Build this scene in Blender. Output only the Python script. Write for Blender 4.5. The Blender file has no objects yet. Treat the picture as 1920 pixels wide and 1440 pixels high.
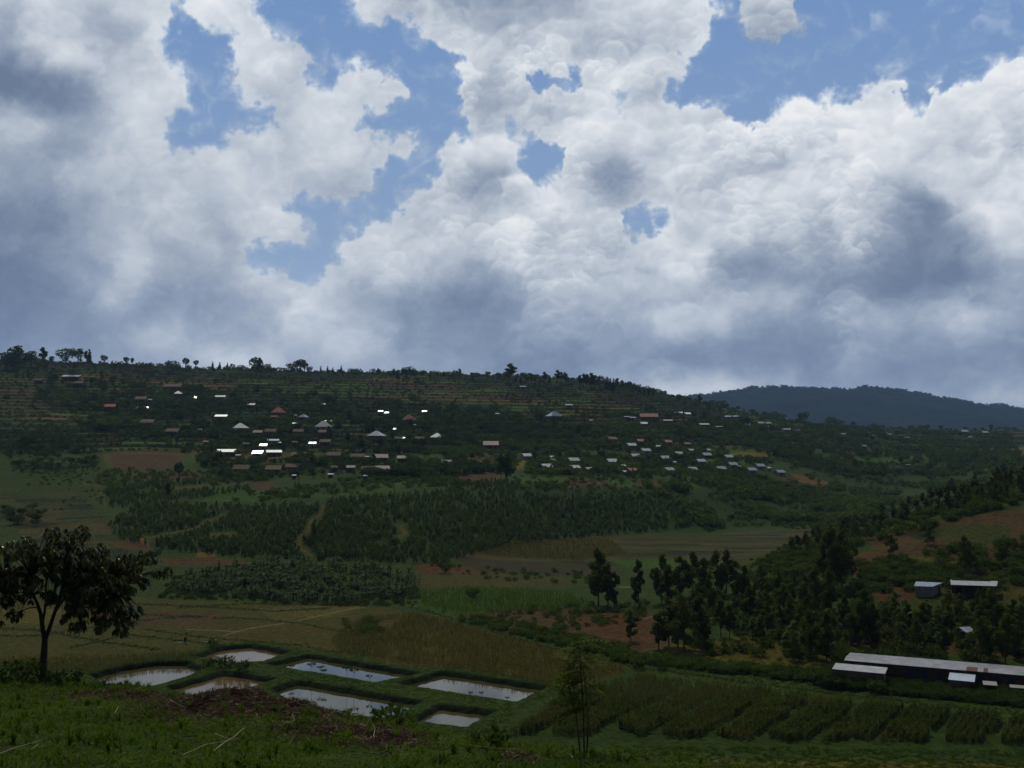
QUALITY = 1
import bpy, math, random
import numpy as np
S = bpy.context.scene
COL = S.collection
R = math.radians
# ---------------------------------------------------------------- camera
CAM_H = 38.0; FPX = 2026.0; PITCH = math.atan(100.0/FPX)
cd = bpy.data.cameras.new("camera"); cam = bpy.data.objects.new("camera", cd); COL.objects.link(cam)
cam.location = (0, 0, CAM_H); cam.rotation_euler = (math.pi/2 + PITCH, 0, 0)
cd.sensor_width = 36.0; cd.lens = 36.0*FPX/1920.0; cd.clip_start = 0.1; cd.clip_end = 30000
S.camera = cam
CT, ST = math.cos(PITCH), math.sin(PITCH)
def pix_dir(px, py):
    a = (np.asarray(px, float)-960)/FPX; b = (720-np.asarray(py, float))/FPX
    return a, CT-b*ST, ST+b*CT
# ---------------------------------------------------------------- light and sky
S.view_settings.view_transform = 'Standard'; S.view_settings.look = 'None'
S.view_settings.exposure = -1.0; S.view_settings.gamma = 1.0
S.render.engine = 'CYCLES'
S.cycles.use_denoising = True
S.cycles.max_bounces = 5; S.cycles.diffuse_bounces = 2; S.cycles.glossy_bounces = 2
S.cycles.transmission_bounces = 2; S.cycles.volume_bounces = 0; S.cycles.transparent_max_bounces = 6
SUN_EL, SUN_AZ = 56.0, -12.0     # degrees; azimuth measured from +Y towards +X
sl = bpy.data.lights.new("sun", 'SUN'); sun = bpy.data.objects.new("sun", sl); COL.objects.link(sun)
sl.energy = 2.7; sl.angle = R(0.53); sl.color = (1.0, 0.92, 0.75)
sun.rotation_euler = (R(90-SUN_EL), 0, R(180-SUN_AZ))
# light travels along local -Z; place so the sun stands ahead of the camera
from mathutils import Vector
sdir = Vector((math.sin(R(SUN_AZ))*math.cos(R(SUN_EL)), math.cos(R(SUN_AZ))*math.cos(R(SUN_EL)), math.sin(R(SUN_EL))))
sun.rotation_euler = sdir.to_track_quat('Z', 'Y').to_euler()
sun.location = sdir*900

class NT:
    """small helper that writes node graphs"""
    def __init__(s, tree): s.t = tree; tree.nodes.clear()
    def n(s, typ, ins=None, **kw):
        nd = s.t.nodes.new(typ)
        for k, v in kw.items(): setattr(nd, k, v)
        if ins:
            for k, v in ins.items():
                sk = nd.inputs[k]
                if isinstance(v, bpy.types.NodeSocket): s.t.links.new(v, sk)
                else: sk.default_value = v
        return nd
    def m(s, op, a, b=0.0, c=0.0, clamp=False):
        return s.n('ShaderNodeMath', {0: a, 1: b, 2: c}, operation=op, use_clamp=clamp).outputs[0]
    def v(s, op, a, b=(0, 0, 0), c=(0, 0, 0)):
        return s.n('ShaderNodeVectorMath', {0: a, 1: b, 2: c}, operation=op).outputs[0]
    def dot(s, a, b): return s.n('ShaderNodeVectorMath', {0: a, 1: b}, operation='DOT_PRODUCT').outputs['Value']
    def ss(s, x, lo, hi, a=0.0, b=1.0):
        return s.n('ShaderNodeMapRange', {0: x, 1: lo, 2: hi, 3: a, 4: b}, interpolation_type='SMOOTHSTEP').outputs[0]
    def mix(s, f, a, b):
        nd = s.n('ShaderNodeMix', None, data_type='RGBA')
        for i, v in ((0, f), (6, a), (7, b)):
            if isinstance(v, bpy.types.NodeSocket): s.t.links.new(v, nd.inputs[i])
            else: nd.inputs[i].default_value = v
        return nd.outputs[2]
    def noise(s, vec, scale, detail=2.0, rough=0.5, out='Fac', lac=2.0):
        return s.n('ShaderNodeTexNoise', {'Vector': vec, 'Scale': scale, 'Detail': detail, 'Roughness': rough, 'Lacunarity': lac}).outputs[out]

def px_ae(px, py):
    x, y, z = pix_dir(px, py)
    return math.atan2(x, y)*20.26, math.asin(z/math.sqrt(x*x+y*y+z*z))*20.26

W = bpy.data.worlds.new("World"); S.world = W; W.use_nodes = True
# ---------------------------------------------------------------- noise helpers (numpy)
def _hash(ix, iy, seed):
    h = (ix.astype(np.int64)*374761393 + iy.astype(np.int64)*668265263 + seed*1442695041) & 0xffffffff
    h = ((h ^ (h >> 13))*1274126177) & 0xffffffff
    h = ((h ^ (h >> 16))*2246822519) & 0xffffffff
    return ((h ^ (h >> 15)) & 0xffffff)/float(0xffffff)
def gnoise(x, y, seed=0):
    """gradient noise, about -1..1"""
    x = np.asarray(x, float); y = np.asarray(y, float)
    ix = np.floor(x); iy = np.floor(y); fx = x-ix; fy = y-iy
    ux = fx*fx*fx*(fx*(fx*6-15)+10); uy = fy*fy*fy*(fy*(fy*6-15)+10)
    def g(dx, dy):
        a = _hash(ix+dx, iy+dy, seed)*2*np.pi
        return np.cos(a)*(fx-dx) + np.sin(a)*(fy-dy)
    a = g(0, 0); b = g(1, 0); c = g(0, 1); d = g(1, 1)
    return 1.5*((a+(b-a)*ux)*(1-uy) + (c+(d-c)*ux)*uy)
def fbm(x, y, octv=4, seed=0, gain=0.5, lac=2.03):
    s = 0; a = 1; n = 0
    for i in range(octv):
        s = s + a*gnoise(x, y, seed+i*17); n += a; a *= gain
        x, y = x*lac*0.8-y*lac*0.6+3.1, x*lac*0.6+y*lac*0.8+1.7
    return s/n
def bfbm(x, y, octv=4, seed=0, gain=0.5, lac=2.1):
    s = 0; a = 1; n = 0
    for i in range(octv):
        s = s + a*np.abs(gnoise(x, y, seed+i*17)); n += a; a *= gain
        x, y = x*lac*0.8-y*lac*0.6+3.1, x*lac*0.6+y*lac*0.8+1.7
    return s/n*2
def sstep(x, lo, hi):
    t = np.clip((x-lo)/(hi-lo), 0, 1); return t*t*(3-2*t)

def srgb(c): return np.array([((v/255+0.055)/1.055)**2.4 if v > 10 else v/255/12.92 for v in c])

# the clouds sampled every 40 px of arc: "." is open blue, 0 dense grey to 9 sunlit white
CLOUDS = """
455433455688....7765443334445676...888...........
467765566887.....76564333445667778.577...........
57766677.8777.......67545565555667..45...........
45664457...7765.......85777766677................
367765567..7776.776...747...8776.................
122346678..76667766...6565667.66..........7....88
111236775....5676......4.6688777777..888877.78787
55545676...576677666.6888..7677677787877888877776
543456666667666666...7546..6435777655577887666774
444666566666666555..66434776545766577787776577777
33344556665667.....65666877766..76776776765337778
222345556656675..6766767876766.867776655664224786
222344654555....677766557666657777543554662222467
11233465444475.6656654434666666676333333322111235
1112354333344666544332223455555555555532321111245
1112233343344566554332223444444666643334554356543
1122234554444455654332222333333333322222333335532
2223333445667544544433322222332222222222432222222
3333344444444444444433333333445666654433333333344
4444444444444444444444444444445666655544444444555
""".split()
def _cloud_maps():
    ny, nx = len(CLOUDS), len(CLOUDS[0])
    br = np.array([[np.nan if ch == '.' else int(ch)/9 for ch in r] for r in CLOUDS])
    cv = (~np.isnan(br)).astype(float)
    for _ in range(12):                         # spread brightness into the gaps
        if not np.isnan(br).any(): break
        p = np.pad(br, 1, constant_values=np.nan); acc = np.zeros_like(br); n = np.zeros_like(br)
        for dy in (0, 1, 2):
            for dx in (0, 1, 2):
                t = p[dy:dy+ny, dx:dx+nx]; ok = ~np.isnan(t); acc[ok] += t[ok]; n[ok] += 1
        f = np.isnan(br) & (n > 0); br[f] = acc[f]/n[f]
    return br, cv
def _sample(M, gx, gy):
    """cubic B-spline lookup with mirrored borders"""
    ny, nx = M.shape
    ix = np.floor(gx).astype(int); iy = np.floor(gy).astype(int); fx = gx-ix; fy = gy-iy
    def wts(f): return ((1-f)**3/6, (3*f**3-6*f**2+4)/6, (-3*f**3+3*f**2+3*f+1)/6, f**3/6)
    def mir(i, n): i = np.mod(i, 2*n-2); return np.where(i >= n, 2*n-2-i, i)
    wx = wts(fx); wy = wts(fy); out = 0
    for j in range(4):
        for i in range(4):
            out = out + wx[i]*wy[j]*M[mir(iy+j-1, ny), mir(ix+i-1, nx)]
    return out
def _sharp(M, k):
    p = np.pad(M, 1, mode='edge'); b = sum(p[j:j+M.shape[0], i:i+M.shape[1]]*w for j, i, w in ((0, 0, 1), (0, 1, 2), (0, 2, 1), (1, 0, 2), (1, 1, 4), (1, 2, 2), (2, 0, 1), (2, 1, 2), (2, 2, 1)))/16
    return M+k*(M-b)
CL_BR, CL_CV = _cloud_maps()
def cloud_rgb(A, E):
    """linear sky colour for direction coordinates A (azimuth) and E (elevation); 1 unit = 100 px of arc"""
    A0, E0 = px_ae(960, 820)
    gx = (A-A0)*2.5+24; gy = (E0-E)*2.5+20.5
    gx = 24+(np.tan(np.clip(A, -25, 25)/20.26)*20.26)*2.5
    w1x = fbm(A*0.9, E*1.0, 3, 11); w1y = fbm(A*0.9, E*1.0, 3, 51)
    w2x = fbm(A*3.0, E*3.1, 5, 91, .55); w2y = fbm(A*3.0, E*3.1, 5, 131, .55)
    wx = w1x*0.6+w2x*0.5; wy = w1y*0.5+w2y*0.45
    hi = fbm(A*9, E*10, 4, 501, .65)
    cov = _sample(_sharp(CL_CV, 1.0), gx+wx+w2x*.5+hi*.05, gy+wy+w2y*.45+hi*.05)
    lum = _sample(_sharp(CL_BR, 0.9), gx+w1x*.5+w2x*.45, gy+w1y*.4+w2y*.4)*1.06-0.03
    lum = .48+(lum-.5)*1.12
    puffy = np.clip(sstep(A, -4.0, 0.0)*0.8+0.2, 0, 1)*sstep(E, 0.7, 2.4)
    wisp = fbm(A*1.9+w1x*1.2+w2x*.3, E*2.3+w1y*1.0, 6, 701, .55)
    soft = fbm(A*0.8+w1x*.5, E*1.0, 5, 402, 0.5)
    crisp = sstep(fbm(A*.55, E*.7, 3, 611), -.12, .28)
    # rounded heads, one over another, each lit on its upper rim
    B = lum.copy(); lift = np.zeros_like(A)
    Ac = A[0]; Ec = E[:, 0]; asc = Ec[0] < Ec[-1]; Es = Ec if asc else Ec[::-1]; ne = len(Ec)
    rg = np.random.default_rng(12)
    dA = A + w2x*0.07 + hi*0.012; dE = E + w2y*0.07 + hi*0.012
    for size, num, amp in ((1.3, 130, .8), (0.85, 330, 1.0), (0.52, 800, 1.0), (0.32, 1900, .9), (0.19, 5200, .8), (0.11, 9000, .6)):
        ca = rg.uniform(-16, 16, num); ce = np.sort(rg.uniform(0.5, 11, num))[::-1]; rr = size*rg.uniform(.6, 1.3, num); jit = rg.normal(size=num)
        for x0, y0, r, jt in zip(ca, ce, rr, jit):
            ii = min(np.searchsorted(Ac, x0), len(Ac)-1); jj = min(np.searchsorted(Es, y0), ne-1); jj = jj if asc else ne-1-jj
            if cov[jj, ii] < .42 or lum[jj, ii] < .18: continue
            cz = crisp[jj, ii]
            if size < .3 and cz < .25: continue
            am = amp*(cz if size < .3 else .30+.6*cz)
            i0, i1 = np.searchsorted(Ac, (x0-r*1.3, x0+r*1.3)); j0, j1 = np.searchsorted(Es, (y0-r*1.3, y0+r*1.3))
            if i1-i0 < 3 or j1-j0 < 3: continue
            sl = (slice(j0, j1) if asc else slice(ne-j1, ne-j0), slice(i0, i1))
            ux = (dA[sl]-x0)/r; uy = (dE[sl]-y0)/(r*.88); q = np.sqrt(ux*ux+uy*uy)
            mask = sstep(q, 1.0, 0.88)*sstep(uy, -.75, .15)*puffy[sl]*.85*am
            L0 = lum[jj, ii]
            val = 0.5*L0+0.5*lum[sl] + (0.6+.4*min(1, size*2))*((0.09+.13*L0)*(1.15*uy-.15*ux-.40) + (.05+.12*L0)*sstep(q, .55, .97)*sstep(uy, -.05, .7)) + jt*.03
            B[sl] = B[sl]*(1-mask)+val*mask
            lift[sl] = np.maximum(lift[sl], sstep(q, 1.0, .8)*min(1, size/.34)*puffy[sl])
    c = cov + (lift-0.35)*0.34*puffy + wisp*(0.55-.25*puffy) + hi*0.06
    sharp = 0.12*puffy*crisp + 0.32*puffy*(1-crisp) + 0.42*(1-puffy)
    alpha = sstep(c, 0.50-sharp, 0.54+sharp)
    low = sstep(E, 3.2, 0.6)
    rim = np.exp(-((c-0.72)/0.15)**2)*0.07*(1-low)
    br = B + rim + soft*0.10 + wisp*0.15*(1-low*.3) + fbm(A*2.4+w2x, E*2.8+w2y, 5, 811, .55)*.10*(1-low*.5) + hi*.02
    br = np.clip(br, 0, 1.05)
    stops = np.array([0, .11, .22, .33, .44, .55, .66, .77, .88, 1.05])
    cols = np.array([(108,124,151), (119,134,160), (131,146,169), (145,159,180), (160,172,190), (176,186,201), (193,202,214), (209,216,225), (225,230,237), (245,247,250)], float)
    cl = np.stack([np.interp(br, stops, cols[:, i]) for i in range(3)], -1)
    t = np.clip((E-1.5)/7.0, 0, 1)[..., None]
    blue = (1-t)*np.array([157., 179, 207]) + t*np.array([112., 146, 197])
    veil = sstep(cov+wisp*.9+hi*.1, -0.1, 0.75)*0.48
    al = np.maximum(alpha, veil)[..., None]
    out = blue*(1-al) + cl*al
    out = out*(0.985+0.13*sstep(E, 4.0, 0.5)[..., None])      # low sky colour raised to offset dimming by the haze box
    return ((np.clip(out, 0, 250)/255+0.055)/1.055)**2.4
# ---------------------------------------------------------------- materials
def material(name):
    m = bpy.data.materials.new(name); m.use_nodes = True
    g = NT(m.node_tree); out = g.n('ShaderNodeOutputMaterial')
    return m, g, out
def link_mesh(name, verts, faces, mat=None, parent=None, smooth=False, fmat=None):
    me = bpy.data.meshes.new(name)
    verts = np.asarray(verts, np.float32)
    if isinstance(faces, np.ndarray):
        n, k = faces.shape
        me.vertices.add(len(verts)); me.vertices.foreach_set('co', verts.ravel())
        me.loops.add(n*k); me.loops.foreach_set('vertex_index', faces.astype(np.int32).ravel())
        me.polygons.add(n); me.polygons.foreach_set('loop_start', np.arange(0, n*k, k, dtype=np.int32))
        me.update(calc_edges=True)
    else:
        me.from_pydata([tuple(map(float, v)) for v in verts], [], [tuple(int(i) for i in f) for f in faces])
    for mm in (mat if isinstance(mat, (list, tuple)) else [mat]):
        if mm: me.materials.append(mm)
    if fmat is not None: me.polygons.foreach_set('material_index', np.asarray(fmat, np.int32))
    me.polygons.foreach_set('use_smooth', np.full(len(me.polygons), smooth))
    o = bpy.data.objects.new(name, me); COL.objects.link(o)
    if parent: o.parent = parent
    return o
def set_color(me, name, rgb):
    a = me.attributes.new(name, 'FLOAT_COLOR', 'POINT')
    c = np.ones((len(rgb), 4), np.float32); c[:, :3] = rgb
    a.data.foreach_set('color', c.ravel())
def tag(o, label=None, cat=None, group=None, kind=None):
    if label: o['label'] = label
    if cat: o['category'] = cat
    if group: o['group'] = group
    if kind: o['kind'] = kind
    return o
def empty(name, loc, rz=0.0, label=None, cat=None, group=None, scale=1.0):
    o = bpy.data.objects.new(name, None); COL.objects.link(o); o.empty_display_size = 0.3
    o.location = loc; o.rotation_euler = (0, 0, rz); o.scale = (scale,)*3
    return tag(o, label, cat, group)

# ---------------------------------------------------------------- sky: Nishita world plus the clouded part ahead as a far dome
def build_world():
    g = NT(W.node_tree); out = g.n('ShaderNodeOutputWorld')
    sky = g.n('ShaderNodeTexSky', None, sky_type='NISHITA', sun_disc=False)
    sky.sun_elevation = R(SUN_EL); sky.sun_rotation = R(SUN_AZ)
    sky.air_density = 1.0; sky.dust_density = 1.0; sky.ozone_density = 1.5; sky.altitude = 1500
    bg = g.n('ShaderNodeBackground', {'Color': sky.outputs[0], 'Strength': 0.05})
    g.t.links.new(bg.outputs[0], out.inputs[0])
build_world()
def build_sky():
    d = 0.0165 if QUALITY else 0.03
    Ac = np.concatenate([np.linspace(-34, -10.2, 220)[:-1], np.arange(-10.2, 10.2, d), np.linspace(10.2, 34, 220)])
    Ec = np.concatenate([np.linspace(-1.5, 0, 12)[:-1], np.arange(0, 8.6, d), np.linspace(8.6, 17, 110)])
    A, E = np.meshgrid(Ac, Ec)
    rgb = cloud_rgb(A, E)
    az = A/20.26; el = E/20.26; Rd = 14000.0
    V = np.stack([Rd*np.sin(az)*np.cos(el), Rd*np.cos(az)*np.cos(el), Rd*np.sin(el)], -1).reshape(-1, 3)
    ny, nx = A.shape; i = np.arange(ny*nx).reshape(ny, nx)
    F = np.stack([i[:-1, :-1], i[1:, :-1], i[1:, 1:], i[:-1, 1:]], -1).reshape(-1, 4)
    m, g, out = material('cloud_sky')
    at = g.n('ShaderNodeAttribute', None, attribute_name='sky_colour')
    em = g.n('ShaderNodeEmission', {'Color': at.outputs['Color'], 'Strength': 2**(-S.view_settings.exposure)})
    g.t.links.new(em.outputs[0], out.inputs[0]); m.cycles.emission_sampling = 'NONE'
    o = link_mesh('sky', V, F, m, smooth=True)
    set_color(o.data, 'sky_colour', rgb.reshape(-1, 3))
    tag(o, 'blue sky with heaped white and grey clouds above the hills', 'sky', kind='structure')
build_sky()
# ---------------------------------------------------------------- terrain
def pchip(xk, yk, x):
    """monotone cubic through knots; xk, yk (K,N) per column, x (N,M)"""
    h = np.diff(xk, axis=0); dl = np.diff(yk, axis=0)/h
    d = np.zeros_like(yk)
    same = dl[:-1]*dl[1:] > 0
    w1 = 2*h[1:]+h[:-1]; w2 = h[1:]+2*h[:-1]
    with np.errstate(divide='ignore', invalid='ignore'):
        hm = (w1+w2)/(w1/dl[:-1]+w2/dl[1:])
    d[1:-1] = np.where(same, hm, 0); d[0] = dl[0]; d[-1] = dl[-1]
    K, N = xk.shape
    out = np.zeros_like(x)
    for k in range(K-1):
        a, b = xk[k][:, None], xk[k+1][:, None]
        m = (x >= a) & (x < b) if k < K-2 else (x >= a)
        if k == 0: m = x < b
        t = np.clip((x-a)/(b-a), 0, 1); t2 = t*t; t3 = t2*t
        v = (2*t3-3*t2+1)*yk[k][:, None]+(t3-2*t2+t)*(b-a)*d[k][:, None]+(-2*t3+3*t2)*yk[k+1][:, None]+(t3-t2)*(b-a)*d[k+1][:, None]
        out = np.where(m, v, out)
    return out
def ray_z(py, Y):
    b = (720-py)/FPX
    return CAM_H + Y*(ST+b*CT)/(CT-b*ST)
# knots per azimuth column (photo px): entries are (distance, height) or ('y', photo row, distance)
PX = [-700, -300, 0, 200, 400, 800, 1000, 1150, 1300, 1400, 1500, 1600, 1750, 1920, 2200, 2600]
def kn(*v): return list(v)
KN = {  # rows: near floor, spur foot, spur middle, spur crest, behind spur, hill foot, plantation top, village, middle, ridge, behind ridge, far foot, far crest, behind, end
 'floor':  [(60, 0)]*16,
 'foot':   [(150, 0)]*11 + [(160, .3), (158, .5), (152, .8), (145, 1.5), (140, 2)],
 'mid':    [(200, 0)]*5 + [(200, 0), (200, .2), (205, .6), (210, 1.5), (215, 3.2), (218, 4.8), (220, 5.5), (218, 6.3), (215, 7.2), (210, 9), (200, 12)],
 'crest':  [(225, 0)]*4 + [(228, 0), (228, 0), (245, .4), (260, 1.2), (268, 3.5), (280, 6.5), (290, 9), (302, 12), (318, 20), (332, 27.5), (340, 38), (345, 50)],
 'behind': [(238, 0)]*5 + [(250, 0), (300, 0), (330, 0), (350, .2), (365, .3), (380, .5), (395, 1), (410, 3), (425, 5), (440, 12), (450, 22)],
 'hfoot':  [(245, .4), (245, .2), (250, .1), (250, 0), (258, 0), (285, 0), (382, 0), (412, 0), (432, 0), (445, 0), (465, 0.3), (470, 1), (478, 3), (490, 5), (520, 14), (540, 24)],
 'plant':  [('y', 950, 400), ('y', 955, 410), ('y', 955, 415), ('y', 948, 420), ('y', 940, 430), ('y', 912, 445), ('y', 908, 475), ('y', 908, 500), ('y', 918, 520), ('y', 940, 540), ('y', 950, 560), ('y', 940, 600), ('y', 915, 670), ('y', 880, 720), ('y', 840, 780), ('y', 800, 820)],
 'vill':   [('y', 850, 510), ('y', 850, 510), ('y', 855, 525), ('y', 872, 535), ('y', 878, 545), ('y', 868, 562), ('y', 868, 600), ('y', 872, 620), ('y', 874, 640), ('y', 876, 655), ('y', 886, 690), ('y', 884, 740), ('y', 872, 830), ('y', 855, 880), ('y', 820, 940), ('y', 780, 980)],
 'middle': [('y', 745, 760), ('y', 750, 760), ('y', 762, 760), ('y', 775, 745), ('y', 785, 740), ('y', 785, 765), ('y', 790, 790), ('y', 795, 810), ('y', 805, 830), ('y', 815, 850), ('y', 828, 890), ('y', 836, 950), ('y', 838, 1040), ('y', 836, 1080), ('y', 800, 1120), ('y', 770, 1150)],
 'ridge':  [('y', 670, 1080), ('y', 672, 1080), ('y', 676, 1090), ('y', 684, 1100), ('y', 694, 1110), ('y', 702, 1130), ('y', 707, 1140), ('y', 720, 1150), ('y', 752, 1160), ('y', 776, 1180), ('y', 791, 1210), ('y', 799, 1260), ('y', 805, 1320), ('y', 806, 1360), ('y', 790, 1400), ('y', 760, 1420)],
 'rback':  [(1600, 70)]*6+[(1600, 65), (1600, 55), (1600, 35), (1650, 22), (1700, 15), (1700, 12), (1750, 12), (1800, 14), (1800, 20), (1800, 20)],
 'ffoot':  [(3700, 40)]*16,
 'fcrest': [('y', 830, 6000), ('y', 820, 6000), ('y', 810, 6000), ('y', 800, 6000), ('y', 790, 6000), ('y', 770, 6000), ('y', 758, 6000), ('y', 752, 6000), ('y', 743, 6000), ('y', 735, 6000), ('y', 732, 6000), ('y', 733, 6000), ('y', 750, 6000), ('y', 771, 6000), ('y', 738, 6000), ('y', 770, 6000)],
 'fback':  [(8000, 0)]*16, 'end': [(12000, 0)]*16 }
def _columns(px):
    ks = list(KN); Xk = []; Zk = []
    for k in ks:
        xs = []; zs = []
        for e in KN[k]:
            if e[0] == 'y': xs.append(e[2]); zs.append(float(ray_z(e[1], e[2])))
            else: xs.append(e[0]); zs.append(e[1])
        PXa = np.array(PX, float)
        def smooth(v):
            n = len(PXa); v = np.array(v, float)[:, None]*np.ones((1, 1))
            return pchip(PXa[:, None], v, px[None, :])[0]
        Xk.append(smooth(xs)); Zk.append(smooth(zs))
    return np.array(Xk), np.array(Zk)
_pxs = np.arange(-700, 2601, 10.0)
_XK, _ZK = _columns(_pxs)
def near_z(x, Y):
    """the camera's own slope"""
    px = 960 + FPX*x/np.maximum(Y, 4)
    px = np.clip(px, -300, 2200)
    g = np.interp(px, [0, 300, 500, 700, 900, 1100, 1300, 1500, 1900], [.161, .165, .1665, .171, .175, .176, .180, .182, .186])
    Yc = np.interp(px, [-300, 0, 150, 300, 500, 700, 900, 1100, 1300, 1500, 1900], [30, 28.5, 27.5, 24, 20, 17.5, 15.5, 14.5, 13.8, 12.6, 11.5])
    z = CAM_H-1.6-g*np.where(Y > 0, Y, Y*0.6)
    e = np.maximum(Y-Yc, 0)
    z -= 0.62*e*e/(e+2.2)
    return z
MOUNDS = [(235, 1318, 21.5, .9, .10), (455, 1345, 18.4, 1.25, .24), (395, 1340, 18.8, .9, .08), (530, 1345, 17.8, .9, .08), (640, 1378, 15.8, .8, .09), (730, 1395, 15.0, .6, .06), (960, 1425, 13.4, .3, .05)]
def valley_z(px, Y):
    """px, Y same-shape 1D or 2D arrays"""
    shp = Y.shape; p = np.clip(px, -699, 2599).ravel(); y = np.maximum(Y.ravel(), 30)
    f = (p+700)/10; i = f.astype(int); f = f-i
    xk = _XK[:, i]*(1-f)+_XK[:, i+1]*f; zk = _ZK[:, i]*(1-f)+_ZK[:, i+1]*f
    out = np.empty_like(y)
    CH = 200000
    for a in range(0, len(y), CH):
        out[a:a+CH] = pchip(xk[:, a:a+CH], zk[:, a:a+CH], y[a:a+CH][:, None])[:, 0]
    return out.reshape(shp)
# fish ponds: water outlines in photo pixels, laid on the level of the water
WATER_Z = -0.62
def on_plane(px, py, z):
    x, y, zz = pix_dir(px, py); t = (z-CAM_H)/zz
    return x*t, y*t
PONDS_PX = [
 ([(180, 1273), (240, 1258), (300, 1249), (345, 1250), (372, 1261), (340, 1276), (290, 1290), (225, 1298)], 'murky green pond at the left edge of the fish ponds'),
 ([(325, 1296), (418, 1269), (505, 1281), (440, 1303), (385, 1322)], 'brown muddy pond beside the heap of cut weeds'),
 ([(372, 1236), (420, 1221), (470, 1216), (532, 1229), (487, 1245), (440, 1247)], 'small brown pond farthest from the slope'),
 ([(508, 1252), (582, 1236), (776, 1269), (702, 1284)], 'long bright pond with thin plants along its near bank'),
 ([(757, 1289), (835, 1268), (1015, 1296), (962, 1321)], 'bright pond next to the maize field'),
 ([(517, 1301), (560, 1286), (778, 1324), (724, 1352), (600, 1342)], 'large pale pond behind the heap of cut weeds'),
 ([(779, 1357), (828, 1333), (916, 1344), (868, 1369)], 'smallest pale pond nearest the maize')]
PONDS = []
for poly, lab in PONDS_PX:
    a = np.array(poly, float); x, y = on_plane(a[:, 0], a[:, 1], WATER_Z)
    P_ = np.stack([x, y], 1); c_ = P_.mean(0); P_ = c_+(P_-c_)*(1+.45/np.linalg.norm(P_-c_, axis=1, keepdims=True))
    PONDS.append((P_, lab))
def poly_sd(px, py, poly):
    """signed distance to polygon, negative inside"""
    d = np.full(px.shape, 1e18); ins = np.zeros(px.shape, bool); n = len(poly)
    for i in range(n):
        ax, ay = poly[i]; bx, by = poly[(i+1) % n]
        ex, ey = bx-ax, by-ay; wx, wy = px-ax, py-ay
        t = np.clip((wx*ex+wy*ey)/(ex*ex+ey*ey+1e-12), 0, 1)
        d = np.minimum(d, (wx-ex*t)**2+(wy-ey*t)**2)
        c = ((ay > py) != (by > py))
        with np.errstate(divide='ignore', invalid='ignore'):
            ins ^= c & (px < (bx-ax)*(py-ay)/(by-ay+1e-18)+ax)
    d = np.sqrt(d); return np.where(ins, -d, d)
def terrace(x, Y, z):
    """stepped fields on the opposite hill"""
    amt = sstep(z, 27, 34)*sstep(Y, 480, 560)*(1-sstep(Y, 1500, 1700))
    step = 3.1
    zz = z/step + 0.35*fbm(x/90, Y/90, 3, 77) + 0.16*gnoise(x/25, Y/60, 78)
    f = zz-np.floor(zz)
    r = np.floor(zz)+sstep(f, 0.60, 0.98)       # flat bed then a riser
    sel = .55+.45*sstep(fbm(x/160, Y/160, 3, 501), -.35, .1)
    return z + (r-zz-0.1)*step*amt*0.85*sel, amt*sel*sstep(f, .55, .66)*(1-sstep(f, .93, 1.0)), np.floor(zz)
def ground(x, Y, full=False):
    x = np.asarray(x, float); Y = np.asarray(Y, float)
    px = 960+FPX*x/np.maximum(Y, 4)*0.985
    zv = valley_z(px, Y); zn = near_z(x, Y)
    # mounds and dips of the real slope
    nz = fbm(x/3.1, Y/3.1, 4, 5)*0.16 + fbm(x/.7, Y/.7, 3, 6)*0.045
    zn = zn + nz*sstep(Y, 4, 8)
    near = Y < 60
    if near.any():
        for (mx, my, mY, s, h) in MOUNDS:
            cx = (mx-960)/FPX*mY
            zn = zn + np.where(near, h*np.exp(-(((x-cx)/s)**2+((Y-mY)/(s*1.1))**2))*(1+.5*gnoise(x*2.1, Y*2.1, 9)), 0)
    far = fbm(x/60, Y/60, 4, 15)*sstep(Y, 240, 420)*1.8*(0.3+sstep(Y, 500, 900)) + fbm(x/14, Y/14, 3, 16)*0.35*sstep(Y, 130, 200)
    far = far + fbm(x/430, Y/430, 5, 18, .6)*55*sstep(Y, 2600, 4600)
    flat = (1-sstep(zv, 0.3, 3.0))*(Y < 470)
    zv = zv + far*(1-flat*0.85)
    # fish ponds with grown banks
    m = (Y > 125) & (Y < 215) & (x < 25)
    if m.any():
        xs, ys = x[m], Y[m]
        wx = xs+0.35*gnoise(xs/2.3, ys/2.3, 31); wy = ys+0.35*gnoise(xs/2.3, ys/2.3, 32)
        sd = np.full(xs.shape, 99.0)
        for poly, _ in PONDS: sd = np.minimum(sd, poly_sd(wx, wy, poly))
        bank = 0.20*np.exp(-((sd-1.7)/1.1)**2)
        z0 = zv[m]+bank
        zv = zv.copy(); zv[m] = np.where(sd < 1.3, np.minimum(z0, -1.08+np.clip(sd+.42, 0, 2)*1.25), z0)
    z, ris, tid = terrace(x, Y, zv)
    w = 1/(1+np.exp(-np.clip((zn-z)/1.2, -40, 40)))
    z = np.where(Y < 110, z+(zn-z)*w, z)
    if full: return z, ris, tid
    return z
def project(x, Y, z):
    dz = z-CAM_H; fw = Y*CT+dz*ST; up = -Y*ST+dz*CT
    return 960+FPX*x/fw, 720-FPX*up/fw
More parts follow.
